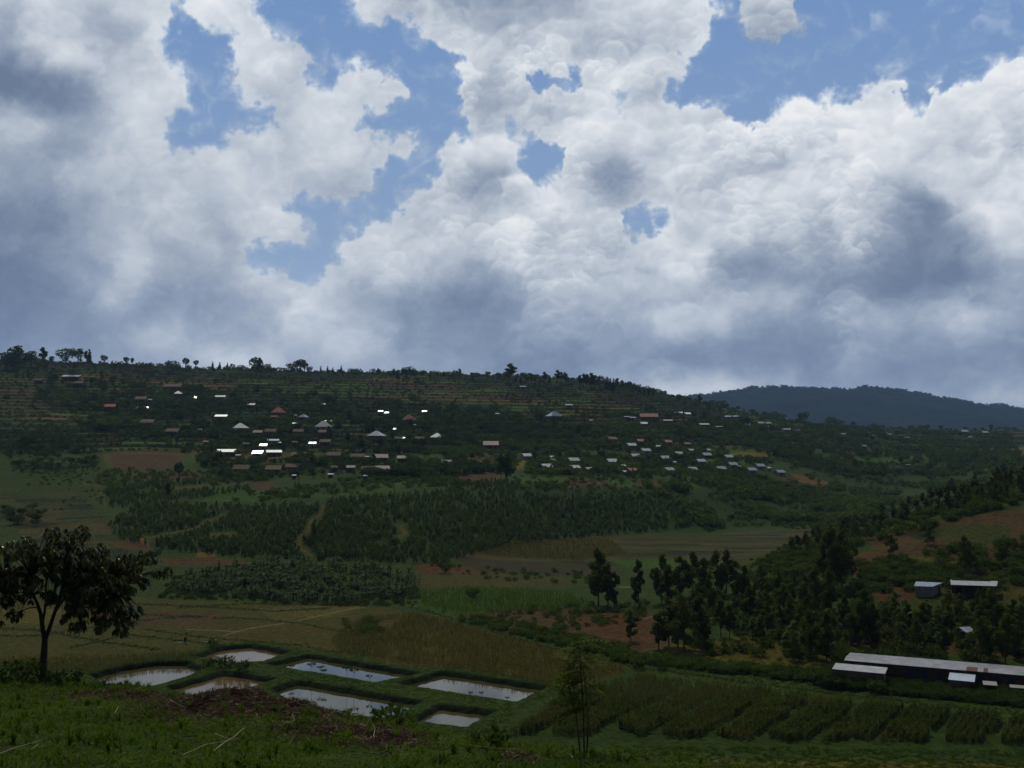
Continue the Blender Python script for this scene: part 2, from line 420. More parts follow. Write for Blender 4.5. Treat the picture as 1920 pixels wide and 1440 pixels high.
def hit(px, py, ymin=4.0, ymax=5000):
    """first ground point seen through a photo pixel, found by marching the terrain"""
    px = np.atleast_1d(np.asarray(px, float)); py = np.atleast_1d(np.asarray(py, float))
    x, y, z = pix_dir(px, py); n = len(px)
    Ys = np.geomspace(ymin, ymax, 900)
    got = np.full(n, np.nan); prev = np.full(n, ymin)
    for a, b in zip(Ys[:-1], Ys[1:]):
        todo = np.isnan(got)
        if not todo.any(): break
        Yb = np.full(n, b); zb = CAM_H+b*z/y
        g = ground(x/y*b, Yb)
        h = todo & (g >= zb)
        if h.any():
            lo = np.full(n, a); hi = np.full(n, b)
            for _ in range(9):
                mid = (lo+hi)/2; gm = ground(x/y*mid, mid)
                u = gm >= CAM_H+mid*z/y
                hi = np.where(u, mid, hi); lo = np.where(u, lo, mid)
            got[h] = hi[h]
    X = x/y*got
    ok = ~np.isnan(got)
    Z = np.full(n, np.nan); Z[ok] = ground(X[ok], got[ok])
    return X, got, Z
# ---------------------------------------------------------------- the ground sheet
def _rows():
    segs = [(-18, 2, 2.0), (2, 40, 0.16), (40, 120, 2.0), (120, 215, 0.36), (215, 330, 0.6), (330, 480, 1.1), (480, 700, 1.5), (700, 1000, 2.0), (1000, 1300, 2.6), (1300, 1700, 16), (1700, 3800, 70), (3800, 5200, 50), (5200, 6300, 13), (6300, 6900, 60)]
    if not QUALITY: segs = [(a, b, st*1.8) for a, b, st in segs]
    out = []
    for a, b, st in segs: out.append(np.arange(a, b, st))
    out.append(np.array([6900.0]))
    return np.concatenate(out)
ROWS = _rows()
_cs = 0.00165 if QUALITY else 0.0032
COLS = np.concatenate([np.linspace(-.78, -0.52, 40)[:-1], np.arange(-0.52, 0.52, _cs), np.linspace(0.52, .78, 40)])
GX = COLS[None, :]*(ROWS[:, None]+20.0); GY = ROWS[:, None]+0*GX
_fade = np.minimum(1, np.abs(ROWS[:, None])/4)
GZ, GRIS, GTID = ground(GX, GY, True)
GPX, GPY = project(GX, np.maximum(GY, 0.5), GZ)
GVIS = GPY <= np.minimum.accumulate(np.where(GY > 3, GPY, 9e9), axis=0)+1.0
def hit(px, py, ymin=5.0):
    """first ground point seen through a photo pixel"""
    px = np.atleast_1d(np.asarray(px, float)); py = np.atleast_1d(np.asarray(py, float))
    dx, dy, dz = pix_dir(px, py); X = np.zeros(len(px)); YY = np.zeros(len(px))
    r0 = np.searchsorted(ROWS, ymin)
    for k in range(len(px)):
        Y = 300.0
        for _ in range(5):
            s = dx[k]/dy[k]*Y/(Y+20)
            j = min(max(np.searchsorted(COLS, s), 0), len(COLS)-1)
            col = GPY[r0:, j]; i = int(np.argmax(col <= py[k]))
            if col[i] > py[k]: i = int(np.argmin(col))
            if i > 0:
                t = (col[i-1]-py[k])/max(col[i-1]-col[i], 1e-6); Yn = ROWS[r0+i-1]+np.clip(t, 0, 1)*(ROWS[r0+i]-ROWS[r0+i-1])
            else: Yn = ROWS[r0]
            if abs(Yn-Y) < 0.02: Y = Yn; break
            Y = Yn
        YY[k] = Y; X[k] = dx[k]/dy[k]*Y
    return X, YY, ground(X, YY)

# what grows where, drawn on the land: (colour name, edge softness px, outline in photo px)
LC = dict(grass=(.050, .080, .020), lush=(.055, .115, .018), dark=(.022, .040, .014), soil=(.105, .064, .060), red=(.120, .056, .052), olive=(.085, .078, .028), straw=(.125, .105, .045),
          mud=(.080, .068, .075), purple=(.062, .050, .060), pale=(.21, .18, .30), orange=(.20, .11, .085), ochre=(.095, .075, .030), green2=(.040, .072, .022), moss=(.060, .070, .022))
FIELDS = [
 ('grass', 12, [(-300, 780), (120, 790), (180, 830), (210, 900), (250, 990), (330, 1060), (200, 1090), (-300, 1090)]),
 ('moss', 14, [(0, 930), (150, 925), (240, 1010), (240, 1050), (60, 1040)]),
 ('olive', 6, [(-100, 733), (110, 735), (130, 760), (120, 775), (-100, 780)]),
 ('soil', 3, [(205, 851), (328, 852), (345, 864), (340, 879), (215, 880)]), ('soil', 3, [(232, 884), (380, 884), (372, 900), (262, 899)]),
 ('grass', 4, [(170, 795), (250, 800), (255, 812), (175, 810)]), ('soil', 4, [(175, 811), (260, 812), (255, 820), (180, 820)]),
 ('soil', 4, [(470, 903), (515, 904), (512, 920), (478, 918)]),
 ('lush', 5, [(400, 908), (520, 925), (640, 925), (700, 915), (745, 893), (783, 865), (795, 868), (780, 890), (760, 915), (700, 933), (560, 945), (380, 940)]),
 ('soil', 5, [(850, 886), (925, 872), (950, 880), (935, 905), (860, 905)]), ('lush', 4, [(960, 893), (1060, 896), (1110, 908), (1060, 915), (960, 905)]),
 ('soil', 5, [(1060, 896), (1120, 897), (1165, 913), (1110, 920), (1050, 915)]), ('lush', 4, [(1120, 895), (1180, 900), (1240, 915), (1170, 916)]),
 ('soil', 5, [(1185, 900), (1235, 900), (1240, 915), (1210, 918)]), ('lush', 5, [(1235, 903), (1350, 905), (1370, 930), (1290, 940), (1240, 925)]),
 ('grass', 8, [(960, 830), (1110, 830), (1180, 850), (1160, 860), (1010, 855)]), ('soil', 5, [(950, 812), (1010, 812), (1000, 825), (940, 822)]),
 ('soil', 6, [(1340, 893), (1420, 892), (1500, 896), (1560, 912), (1480, 915), (1350, 905)]), ('orange', 4, [(1480, 887), (1520, 893), (1560, 907), (1600, 918), (1570, 920), (1500, 905)]),
 ('soil', 6, [(1120, 740), (1220, 738), (1230, 752), (1180, 765), (1110, 755)]), ('soil', 6, [(690, 715), (860, 718), (870, 735), (700, 730)]), ('olive', 6, [(300, 700), (440, 705), (450, 722), (310, 716)]),
 ('soil', 6, [(870, 735), (1000, 735), (1000, 748), (900, 750)]),
 ('green2', 10, [(850, 915), (1400, 915), (1560, 975), (1300, 1000), (1000, 1020), (850, 1040), (300, 1045), (200, 1010), (240, 940), (420, 945)]),
 ('orange', 5, [(255, 1010), (275, 1006), (280, 1030), (262, 1032)]), ('orange', 4, [(365, 1036), (400, 1034), (405, 1044), (372, 1046)]), ('soil', 5, [(215, 1014), (250, 1012), (300, 1036), (230, 1030)]),
 ('soil', 4, [(290, 1048), (400, 1046), (480, 1056), (440, 1064), (320, 1062)]), ('red', 4, [(700, 1060), (830, 1058), (950, 1068), (940, 1080), (800, 1078)]),
 ('grass', 8, [(300, 1062), (780, 1060), (790, 1130), (300, 1130)]),
 ('olive', 5, [(780, 1080), (900, 1076), (1080, 1085), (1060, 1100), (780, 1105)]),
 ('purple', 5, [(850, 1045), (960, 1042), (1110, 1056), (1180, 1075), (1100, 1082), (900, 1072)]),
 ('moss', 5, [(850, 1030), (1000, 1012), (1200, 1000), (1330, 1003), (1560, 985), (1590, 1010), (1500, 1040), (1290, 1075), (1180, 1062), (960, 1052), (860, 1045)]),
 ('ochre', 5, [(860, 1025), (1010, 1015), (1140, 1010), (1180, 1040), (1080, 1052), (930, 1045)]),
 ('lush', 6, [(1140, 1050), (1300, 1048), (1330, 1066), (1180, 1066)]),
 ('lush', 5, [(785, 1108), (900, 1102), (1060, 1112), (1110, 1132), (1030, 1148), (880, 1150), (790, 1140)]),
 ('soil', 8, [(870, 1152), (960, 1140), (1100, 1140), (1230, 1150), (1270, 1215), (1180, 1225), (1050, 1200), (920, 1180)]),
 ('red', 6, [(1090, 1168), (1130, 1152), (1215, 1152), (1235, 1195), (1200, 1212), (1120, 1205)]),
 ('olive', 5, [(-300, 1120), (250, 1122), (740, 1140), (780, 1160), (660, 1230), (560, 1236), (380, 1215), (150, 1250), (-300, 1250)]),
 ('straw', 5, [(480, 1140), (680, 1134), (640, 1155), (520, 1165)]), ('straw', 6, [(-100, 1140), (120, 1142), (110, 1170), (-100, 1175)]), ('soil', 8, [(150, 1140), (420, 1150), (400, 1175), (180, 1170)]),
 ('ochre', 6, [(380, 1170), (640, 1165), (610, 1190), (420, 1205)]),
 ('ochre', 6, [(640, 1160), (790, 1150), (1000, 1205), (1190, 1250), (1150, 1290), (1030, 1290), (860, 1262), (700, 1240)]),
 ('straw', 10, [(1240, 1215), (1420, 1190), (1560, 1235), (1560, 1270), (1420, 1262), (1250, 1235)]),
 ('moss', 10, [(1400, 1120), (1560, 1130), (1600, 1220), (1500, 1230), (1380, 1180)]),
 ('soil', 10, [(1600, 1160), (1780, 1140), (1930, 1150), (1930, 1235), (1700, 1222), (1590, 1215)]),
 ('moss', 10, [(1560, 1040), (1760, 1030), (2300, 1040), (2300, 1150), (1560, 1130)]),
 ('green2', 10, [(1240, 1085), (1500, 1040), (1640, 1090), (1560, 1190), (1300, 1180)]),
 ('soil', 7, [(1620, 1008), (1700, 985), (1830, 962), (2300, 925), (2300, 1055), (1760, 1048), (1640, 1030)]), ('moss', 6, [(1690, 1000), (1780, 985), (1900, 985), (1890, 1020), (1720, 1012)]),
 ('grass', 6, [(1700, 985), (1830, 945), (1930, 930), (1930, 945), (1840, 965)]),
 ('red', 4, [(1585, 1036), (1680, 1036), (1710, 1052), (1650, 1072), (1595, 1080)]), ('straw', 4, [(1680, 1045), (1760, 1040), (1820, 1058), (1780, 1062), (1690, 1056)]),
 ('lush', 5, [(1620, 1072), (1700, 1055), (1800, 1062), (1795, 1088), (1660, 1092)]), ('red', 4, [(1650, 1096), (1715, 1095), (1708, 1132), (1645, 1130)]),
 ('straw', 4, [(1470, 1065), (1560, 1038), (1580, 1046), (1490, 1078)]),
 ('green2', 6, [(950, 1385), (1020, 1310), (1190, 1256), (1930, 1345), (1930, 1430), (1300, 1420)]),
 ('grass', 4, [(1170, 1250), (1300, 1262), (1930, 1340), (1930, 1352), (1300, 1275), (1160, 1262)]),
 ('straw', 3, [(1300, 1424), (1930, 1432), (1930, 1460), (1300, 1450)]), ('grass', 5, [(950, 1388), (1300, 1412), (1930, 1420), (1930, 1430), (1200, 1420)]),
 ('ochre', 4, [(800, 1378), (900, 1380), (1010, 1400), (900, 1402), (800, 1392)])]
PATHS = [  # colour, half width px, points
 ('pale', 1.3, [(395, 1203), (430, 1188), (470, 1178), (550, 1166), (610, 1152), (650, 1143), (690, 1137)]), ('pale', 1.2, [(330, 1205), (395, 1203)]),
 ('orange', 2.0, [(786, 866), (780, 880), (765, 892), (752, 905), (735, 912)]), ('orange', 2.2, [(420, 965), (395, 975), (360, 992), (320, 1000), (265, 1012)]),
 ('orange', 3.2, [(606, 950), (600, 965), (580, 980), (578, 995), (560, 1010), (565, 1030), (585, 1042)]), ('orange', 1.5, [(180, 915), (195, 935), (198, 955)]), ('orange', 2, [(140, 905), (200, 912)]),
 ('orange', 2.5, [(1655, 1177), (1640, 1192), (1625, 1205), (1600, 1222)]), ('pale', 1.2, [(1670, 1146), (1740, 1152), (1850, 1160), (1900, 1163)]), ('pale', 2.0, [(1210, 1160), (1235, 1152), (1262, 1158)]),
 ('orange', 5, [(750, 985), (760, 1000), (745, 1010)]), ('pale', 1.5, [(1160, 1101), (1182, 1101)]), ('orange', 3, [(395, 1003), (440, 1000)]), ('orange', 2, [(330, 915), (460, 905)]),
 ('pale', 2.5, [(1440, 1075), (1480, 1068), (1540, 1042)]), ('pale', 1.2, [(350, 1180), (450, 1184)]),
 ('dark', 2.2, [(-60, 1175), (80, 1182), (200, 1205), (300, 1218)]), ('dark', 1.6, [(-60, 1190), (60, 1193), (250, 1165), (360, 1155)]), ('dark', 1.7, [(260, 1132), (420, 1140), (520, 1146), (620, 1140)]),
 ('dark', 1.7, [(270, 1152), (330, 1157), (380, 1157)]), ('dark', 1.7, [(330, 1140), (460, 1132), (680, 1135)]), ('dark', 1.5, [(400, 1160), (440, 1158), (560, 1168), (620, 1180), (680, 1188)]),
 ('dark', 1.5, [(270, 1180), (380, 1195), (560, 1210), (640, 1225)]), ('dark', 1.5, [(380, 1205), (480, 1215), (560, 1225)]), ('dark', 2, [(130, 1215), (240, 1190), (400, 1208)]),
 ('dark', 2.2, [(770, 1138), (850, 1160), (960, 1195), (1060, 1222), (1200, 1252), (1350, 1272), (1560, 1300), (1760, 1322), (1930, 1343)]),
 ('lush', 2.0, [(760, 1133), (860, 1157), (970, 1188), (1060, 1213), (1200, 1243), (1350, 1262), (1560, 1291), (1760, 1313), (1930, 1334)])]
def landcover(x, Y, z, px, py, tid, ris):
    c = np.zeros(x.shape+(3,)); n1 = fbm(x/38, Y/38, 4, 201); n2 = fbm(x/9, Y/9, 3, 202); n3 = fbm(x/2.6, Y/2.6, 3, 203)
    def col(k): return np.array(LC[k])
    k = sstep(n1, -.3, .4)[..., None]
    c[:] = col('grass')*(1-k)+col('green2')*k
    # strips of crops along the terraces of the hill opposite
    cell = np.floor(x/(26+14*_hash(tid, tid*0, 3))+_hash(tid, tid*0+7, 5)*9+0.15*n2)
    h = _hash(cell, tid, 11); h2 = _hash(cell, tid, 12)
    pal = np.array([LC['grass'], LC['olive'], LC['green2'], LC['soil'], LC['lush'], LC['moss'], LC['lush'], LC['soil'], LC['green2'], LC['straw']])
    pc = pal[np.clip((h*10).astype(int), 0, 9)]*(0.85+.7*h2[..., None])
    pc = pc*(1.15+.45*sstep(z, 50, 78))[..., None]
    hill = (sstep(z, 14, 24)*sstep(Y, 500, 600)*(Y < 1700))[..., None]
    thick = sstep(fbm(x/120, Y/120, 4, 205), -.15, .35)[..., None]*0.6
    pc = pc*(1-thick)+col('dark')*thick*1.3
    c = c*(1-hill)+pc*hill
    # marsh strips in the far valley
    st = _hash(np.floor(Y/5.5+n1), np.floor((x+Y*.3)/23+n2*.3), 21)
    far = ((Y > 2000)*1.0)[..., None]
    c = c*(1-far)+(col('dark')*(1-k)+col('green2')*k*.8)*far
    wpx = px+n2*3+n3*1.2; wpy = py+n2*1.6+n3*.9
    val = Y > 60
    for nm, soft, poly in FIELDS:
        a = np.array(poly, float); lo = a.min(0)-soft*2; hi_ = a.max(0)+soft*2
        m = val & (px > lo[0]) & (px < hi_[0]) & (py > lo[1]) & (py < hi_[1]) & (Y < 1700)
        if not m.any(): continue
        sd = poly_sd(wpx[m], wpy[m]*1.0, poly)
        w = sstep(sd, soft*.35, -soft*.35)[:, None]
        t = col(nm)
        if nm == 'moss' : t = np.where((st[m] > .6)[:, None], col('moss'), np.where((st[m] > .42)[:, None], col('mud')*1.2, np.where((st[m] > .3)[:, None], col('dark'), np.where((st[m] > .12)[:, None], col('ochre'), col('purple')*.8))))
        c[m] = c[m]*(1-w)+t*w
    for nm, hw, pts in PATHS:
        a = np.array(pts, float); lo = a.min(0)-hw*4; hi_ = a.max(0)+hw*4
        m = val & (px > lo[0]) & (px < hi_[0]) & (py > lo[1]) & (py < hi_[1]) & (Y < 1700)
        if not m.any(): continue
        X_, Y_ = px[m]+n3[m]*.8, py[m]+n3[m]*.5; d = np.full(X_.shape, 1e9)
        for (ax, ay), (bx, by) in zip(pts[:-1], pts[1:]):
            t = np.clip(((X_-ax)*(bx-ax)+(Y_-ay)*(by-ay))/((bx-ax)**2+(by-ay)**2), 0, 1)
            d = np.minimum(d, np.hypot(X_-ax-t*(bx-ax), (Y_-ay-t*(by-ay))*1.2))
        w = sstep(d, hw*1.2, hw*.4)[:, None]*(.6 if nm == 'orange' else .95)
        c[m] = c[m]*(1-w)+col(nm)*w
    # grown banks round the ponds, inner faces at the water painted dark as bank shade
    m = (Y > 125) & (Y < 215) & (x < 25)
    if m.any():
        sd = np.full(x[m].shape, 99.0)
        for poly, _ in PONDS: sd = np.minimum(sd, poly_sd(x[m]+.35*gnoise(x[m]/2.3, Y[m]/2.3, 31), Y[m]+.35*gnoise(x[m]/2.3, Y[m]/2.3, 32), poly))
        w = (sstep(sd, 3.6, 2.4))[:, None]; c[m] = c[m]*(1-w)+np.where(n3[m][:, None] > 0, col('grass'), col('green2'))*w
        w = sstep(sd, 1.15, .6)[:, None]; c[m] = c[m]*(1-w)+col('dark')*w*.7
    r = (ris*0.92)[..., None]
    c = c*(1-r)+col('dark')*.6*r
    # the slope by the camera
    nr = sstep(Y, 70, 50)[..., None]
    soilw = np.zeros(x.shape)
    for (mx, my, mY, s, hh) in MOUNDS:
        cx = (mx-960)/FPX*mY
        soilw = np.maximum(soilw, np.exp(-(((x-cx)/(s*1.05))**2+((Y-mY)/(s*1.2))**2)**1.5))
    soilw = np.clip(soilw*1.3+n3*.25*(soilw > .1), 0, 1)[..., None]
    g0 = np.array([.050, .085, .016])*(1+.4*n3[..., None])
    c = c*(1-nr)+(g0*(1-soilw)+np.array([.095, .064, .13])*soilw)*nr
    c *= (1+0.22*n3+0.20*n2)[..., None]
    c = c*np.array([.72, .74, .22])
    return np.clip(c, 0.004, .6)
def build_ground():
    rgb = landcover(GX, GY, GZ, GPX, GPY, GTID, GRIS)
    ny, nx = GX.shape; i = np.arange(ny*nx).reshape(ny, nx)
    F = np.stack([i[:-1, :-1], i[:-1, 1:], i[1:, 1:], i[1:, :-1]], -1).reshape(-1, 4)
    m, g, out = material('ground')
    at = g.n('ShaderNodeAttribute', None, attribute_name='cover').outputs['Color']
    pos = g.n('ShaderNodeNewGeometry').outputs['Position']
    n1 = g.noise(pos, 0.9, 5.0, 0.65); n2 = g.noise(pos, 6.0, 3.0, 0.6)
    f = g.m('ADD', g.ss(n1, .3, .7, .55, 1.4), g.ss(n2, .3, .7, -.18, .18))
    cc = g.v('SCALE', at); g.t.links.new(f, cc.node.inputs['Scale'])
    b = g.n('ShaderNodeBump', {'Strength': 0.7, 'Distance': 0.6, 'Height': n1}).outputs[0]
    p = g.n('ShaderNodeBsdfPrincipled', {'Base Color': cc, 'Roughness': 0.9, 'Normal': b, 'Specular IOR Level': 0.06})
    g.t.links.new(p.outputs[0], out.inputs[0])
    V = np.stack([GX, GY, GZ], -1).reshape(-1, 3)
    o = link_mesh('ground', V, F, m, smooth=True)
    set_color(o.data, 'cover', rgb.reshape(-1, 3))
    tag(o, kind='structure', label='valley floor, terraced hills and the grassy slope in front')
build_ground()
HOUSE_AT = []
def free_of_houses(X, Y, front):
    ok = np.ones(len(X), bool)
    for hx, hy, w in HOUSE_AT: ok &= ~((np.abs(X-hx) < w*.5+1.2) & (Y > hy-front) & (Y < hy+5))
    return ok
def build_water():
    murky = water_mat('murky_water', (.060, .055, .015, 1), (.09, .075, .025, 1), .09, .42); clear = water_mat('pond_water', (.045, .045, .012, 1), (.075, .065, .02, 1)); muddy = water_mat('muddy_water', (.10, .065, .022, 1), (.14, .09, .035, 1), .12, .34)
    for poly, lab in PONDS:
        m = muddy if 'brown' in lab else (murky if 'murky' in lab or 'smallest' in lab else clear)
        pond_sheet(poly, lab, m)
def water_mat(name, c1, c2, rough=.04, spec=.5):
    m, g, out = material(name)
    pos = g.n('ShaderNodeNewGeometry').outputs['Position']
    n = g.noise(pos, 1.6, 3.0, 0.5); big = g.noise(pos, 0.12, 2.0, 0.5)
    b = g.n('ShaderNodeBump', {'Strength': 0.05, 'Distance': 0.05, 'Height': n}).outputs[0]
    c = g.mix(g.ss(big, .35, .65), c1, c2)
    p = g.n('ShaderNodeBsdfPrincipled', {'Base Color': c, 'Roughness': rough, 'IOR': 1.33, 'Normal': b, 'Specular IOR Level': spec})
    g.t.links.new(p.outputs[0], out.inputs[0])
    return m
def pond_sheet(poly, lab, m):
        cx, cy = poly.mean(0); P = [(cx+(x-cx)*1.0, cy+(y-cy)*1.0) for x, y in poly]
        # grow the sheet 1 m under the banks
        out_ = []
        for (x, y) in P:
            d = math.hypot(x-cx, y-cy); out_.append((x+(x-cx)/d*1.0, y+(y-cy)/d*1.0, WATER_Z))
        top = np.array(out_); bot = top-np.array([0, 0, .25]); n = len(top)
        F = [tuple(range(n)), tuple(range(2*n-1, n-1, -1))]+[(k, (k+1) % n, n+(k+1) % n, n+k)[::-1] for k in range(n)]
        o = link_mesh('water', np.vstack([top, bot]), F, m)
        bpy.context.view_layer.update()
        me = o.data
        if me.polygons[0].normal.z < 0: me.flip_normals()
        tag(o, lab, 'pond', 'fish ponds in the valley', 'structure')
build_water()
# ---------------------------------------------------------------- plants: building blocks
def foliage_mat(name, c1, c2, rough=0.75, spec=0.08, trans=0.25, yellow=None, scale=0.25):
    m, g, out = material(name)
    pos = g.n('ShaderNodeNewGeometry').outputs['Position']
    rnd = g.n('ShaderNodeObjectInfo').outputs['Random']
    isl = g.n('ShaderNodeNewGeometry').outputs['Random Per Island']
    n = g.noise(pos, scale, 2.0, 0.6)
    f = g.m('ADD', g.ss(n, .35, .65, 0, .5), g.m('MULTIPLY', isl, 0.5))
    c = g.mix(f, c1+(1,), c2+(1,))
    c = g.mix(g.m('MULTIPLY', rnd, 0.35), c, tuple(v*.6 for v in c1)+(1,))
    if yellow: c = g.mix(g.m('GREATER_THAN', isl, 1-yellow[0]), c, yellow[1]+(1,))
    p = g.n('ShaderNodeBsdfPrincipled', {'Base Color': c, 'Roughness': rough, 'Specular IOR Level': spec})
    t = g.n('ShaderNodeBsdfTranslucent', {'Color': c})
    mx = g.n('ShaderNodeMixShader', {0: trans, 1: p.outputs[0], 2: t.outputs[0]})
    g.t.links.new(mx.outputs[0], out.inputs[0])
    return m
def plain_mat(name, c1, c2, rough=0.8, scale=3.0, metal=0.0, spec=0.3, bump=0.0, stretch=(1, 1, 1)):
    m, g, out = material(name)
    tc = g.n('ShaderNodeTexCoord').outputs['Object']
    n = g.noise(g.v('MULTIPLY', tc, stretch), scale, 4.0, 0.6)
    c = g.mix(g.ss(n, .3, .7), c1+(1,), c2+(1,))
    ins = {'Base Color': c, 'Roughness': rough, 'Metallic': metal, 'Specular IOR Level': spec}
    if bump: ins['Normal'] = g.n('ShaderNodeBump', {'Strength': bump, 'Distance': 0.05, 'Height': n}).outputs[0]
    p = g.n('ShaderNodeBsdfPrincipled', ins); g.t.links.new(p.outputs[0], out.inputs[0])
    return m
M_EUC = foliage_mat('gum_leaves', (0.065, 0.092, 0.011), (0.146, 0.169, 0.022), trans=.42)
M_YOUNG = foliage_mat('young_gum_leaves', (0.104, 0.159, 0.036), (0.205, 0.273, 0.059), trans=.42)
M_ROUND = foliage_mat('broad_leaves', (0.042, 0.076, 0.013), (0.092, 0.137, 0.020), trans=.4)
M_BUSH = foliage_mat('bush_leaves', (0.056, 0.098, 0.013), (0.119, 0.168, 0.020), trans=.4)
M_BANANA = foliage_mat('banana_leaves', (0.031, 0.073, 0.011), (0.084, 0.140, 0.022), rough=0.6, spec=.12, trans=.4)
M_BIGLEAF = foliage_mat('big_glossy_leaves', (0.043, 0.078, 0.006), (0.137, 0.129, 0.008), rough=0.28, spec=0.5, trans=.3, yellow=(.03, (.16, .05, .015)), scale=1.2)
M_MAIZE = foliage_mat('maize_leaves', (0.069, 0.109, 0.010), (0.146, 0.168, 0.022), yellow=(.06, (.15, .13, .02)), scale=.08)
M_DRYMAIZE = foliage_mat('dry_maize', (0.110, 0.125, 0.015), (0.222, 0.185, 0.029), yellow=(.10, (.17, .14, .03)), scale=.1)
M_GRASS = foliage_mat('grass_blades', (0.059, 0.126, 0.006), (0.154, 0.238, 0.014), trans=.45, yellow=(.07, (.20, .17, .08)), scale=.6)
M_FERN = foliage_mat('feathery_leaves', (.10, .17, .010), (.17, .23, .02), trans=.5)
M_WEED = foliage_mat('cut_weeds', (.085, .052, .036), (.20, .125, .085), yellow=(.12, (.34, .28, .18)), scale=1.5)
M_BARK = plain_mat('bark', (.045, .034, .024), (.11, .085, .062), .9, 6.0)
M_PALEBARK = plain_mat('pale_bark', (.10, .085, .065), (.19, .165, .13), .85, 4.0)
M_STRAW = plain_mat('dry_stalk', (.28, .22, .12), (.42, .35, .2), .7, 9.0)

def tube(pts, rad, n=6):
    pts = np.array(pts, float); K = len(pts); V = []; F = []
    up = np.array([0, 0, 1.0])
    for k in range(K):
        t = pts[min(k+1, K-1)]-pts[max(k-1, 0)]; t /= np.linalg.norm(t)+1e-9
        a = np.cross(t, up if abs(t[2]) < .9 else np.array([1.0, 0, 0])); a /= np.linalg.norm(a)+1e-9; b = np.cross(t, a)
        for j in range(n):
            q = 2*math.pi*j/n; V.append(pts[k]+rad[k]*(a*math.cos(q)+b*math.sin(q)))
    for k in range(K-1):
        for j in range(n):
            F.append((k*n+j, k*n+(j+1) % n, (k+1)*n+(j+1) % n, (k+1)*n+j))
    return np.array(V), np.array(F)
class Mesh:
    def __init__(s): s.V = []; s.F = []; s.M = []; s.n = 0
    def add(s, V, F, mi=0):
        V = np.asarray(V, float); F = np.asarray(F, int)
        s.V.append(V); s.F.append(F+s.n); s.M.append(np.full(len(F), mi)); s.n += len(V); return s
    def get(s): return np.vstack(s.V), np.vstack(s.F), np.concatenate(s.M)
    def build(s, name, mat, parent=None, smooth=False):
        V, F, M = s.get()
        return link_mesh(name, V, F, mat, parent, smooth, M if isinstance(mat, (list, tuple)) else None)
def unit(v): return v/(np.linalg.norm(v, axis=-1, keepdims=True)+1e-9)
def leaves(rng, C, size, elong=1.6, droop=0.0, tilt=1.0):
    """one diamond leaf or leaf clump per centre"""
    n = len(C); d = rng.normal(size=(n, 3)); d[:, 2] = d[:, 2]*tilt-droop; d = unit(d)
    w = unit(np.cross(d, rng.normal(size=(n, 3))))
    L = (size*rng.uniform(.6, 1.35, n))[:, None]
    V = np.stack([C-d*L*elong*.5, C+w*L*.5, C+d*L*elong*.5, C-w*L*.5], 1).reshape(-1, 3)
    return V, np.arange(4*n).reshape(n, 4)
def cloud(rng, blobs, n, shell=0.5):
    """points in ellipsoids (cx,cy,cz,rx,ry,rz), more of them near the surface"""
    B = np.array(blobs, float); vol = (B[:, 3]*B[:, 4]*B[:, 5])**.75; k = rng.choice(len(B), n, p=vol/vol.sum())
    u = unit(rng.normal(size=(n, 3))); r = rng.uniform(0, 1, n)**(1/3.0*(1-shell)+.02)
    return B[k, :3]+u*r[:, None]*B[k, 3:]
class Proto:
    """a plant kind: trunk and crown meshes, copied as thing > trunk, crown, or as one mesh when small"""
    def __init__(s, name, trunk, crown, tmat, cmat):
        s.name = name; s.tr = trunk; s.cr = crown; s.tm = tmat; s.cm = cmat; s.me = {}
    def _mesh(s, which):
        if which not in s.me:
            if which == 'one':
                m = Mesh(); m.add(*s.tr, 0); m.add(*s.cr, 1); o = m.build(s.name, [s.tm, s.cm])
            elif which == 'trunk': o = link_mesh('trunk', s.tr[0], s.tr[1], s.tm, smooth=True)
            else: o = link_mesh('crown', s.cr[0], s.cr[1], s.cm)
            s.me[which] = o.data; bpy.data.objects.remove(o)
        return s.me[which]
    def put(s, loc, scale, rz, label, cat, group, parts=False, wide=1.0):
        if parts:
            e = empty(s.name, loc, rz, label, cat, group); e.scale = (scale*wide, scale*wide, scale)
            for w in ('trunk', 'crown'):
                c = bpy.data.objects.new(w, s._mesh(w)); COL.objects.link(c); c.parent = e
            return e
        o = bpy.data.objects.new(s.name, s._mesh('one')); COL.objects.link(o)
        o.location = loc; o.rotation_euler = (0, 0, rz); o.scale = (scale*wide, scale*wide, scale)
        return tag(o, label, cat, group)
def scatter(name, protos, X, Y, Z, S_, rng, label, mats, kindlist=None, wide=None):
    """many plants nobody could count, merged into one object"""
    m = Mesh(); n = len(X); ps = rng.integers(0, len(protos), n); rz = rng.uniform(0, 6.283, n)
    for k, p in enumerate(protos):
        s = np.where(ps == k)[0]
        if not len(s): continue
        for (PV, PF), mi in (((p.tr), 0), ((p.cr), 1)):
            c, sn = np.cos(rz[s])[:, None], np.sin(rz[s])[:, None]; sc = S_[s][:, None]
            wd = sc*(wide[s][:, None] if wide is not None else 1)
            vx = (PV[None, :, 0]*c-PV[None, :, 1]*sn)*wd+X[s][:, None]
            vy = (PV[None, :, 0]*sn+PV[None, :, 1]*c)*wd+Y[s][:, None]
            vz = PV[None, :, 2]*sc+Z[s][:, None]
            V = np.stack([vx, vy, vz], -1).reshape(-1, 3)
            F = (PF[None]+np.arange(len(s))[:, None, None]*len(PV)).reshape(-1, 4)
            m.add(V, F, mi)
    o = m.build(name, mats)
    return tag(o, label, None, None, 'stuff')

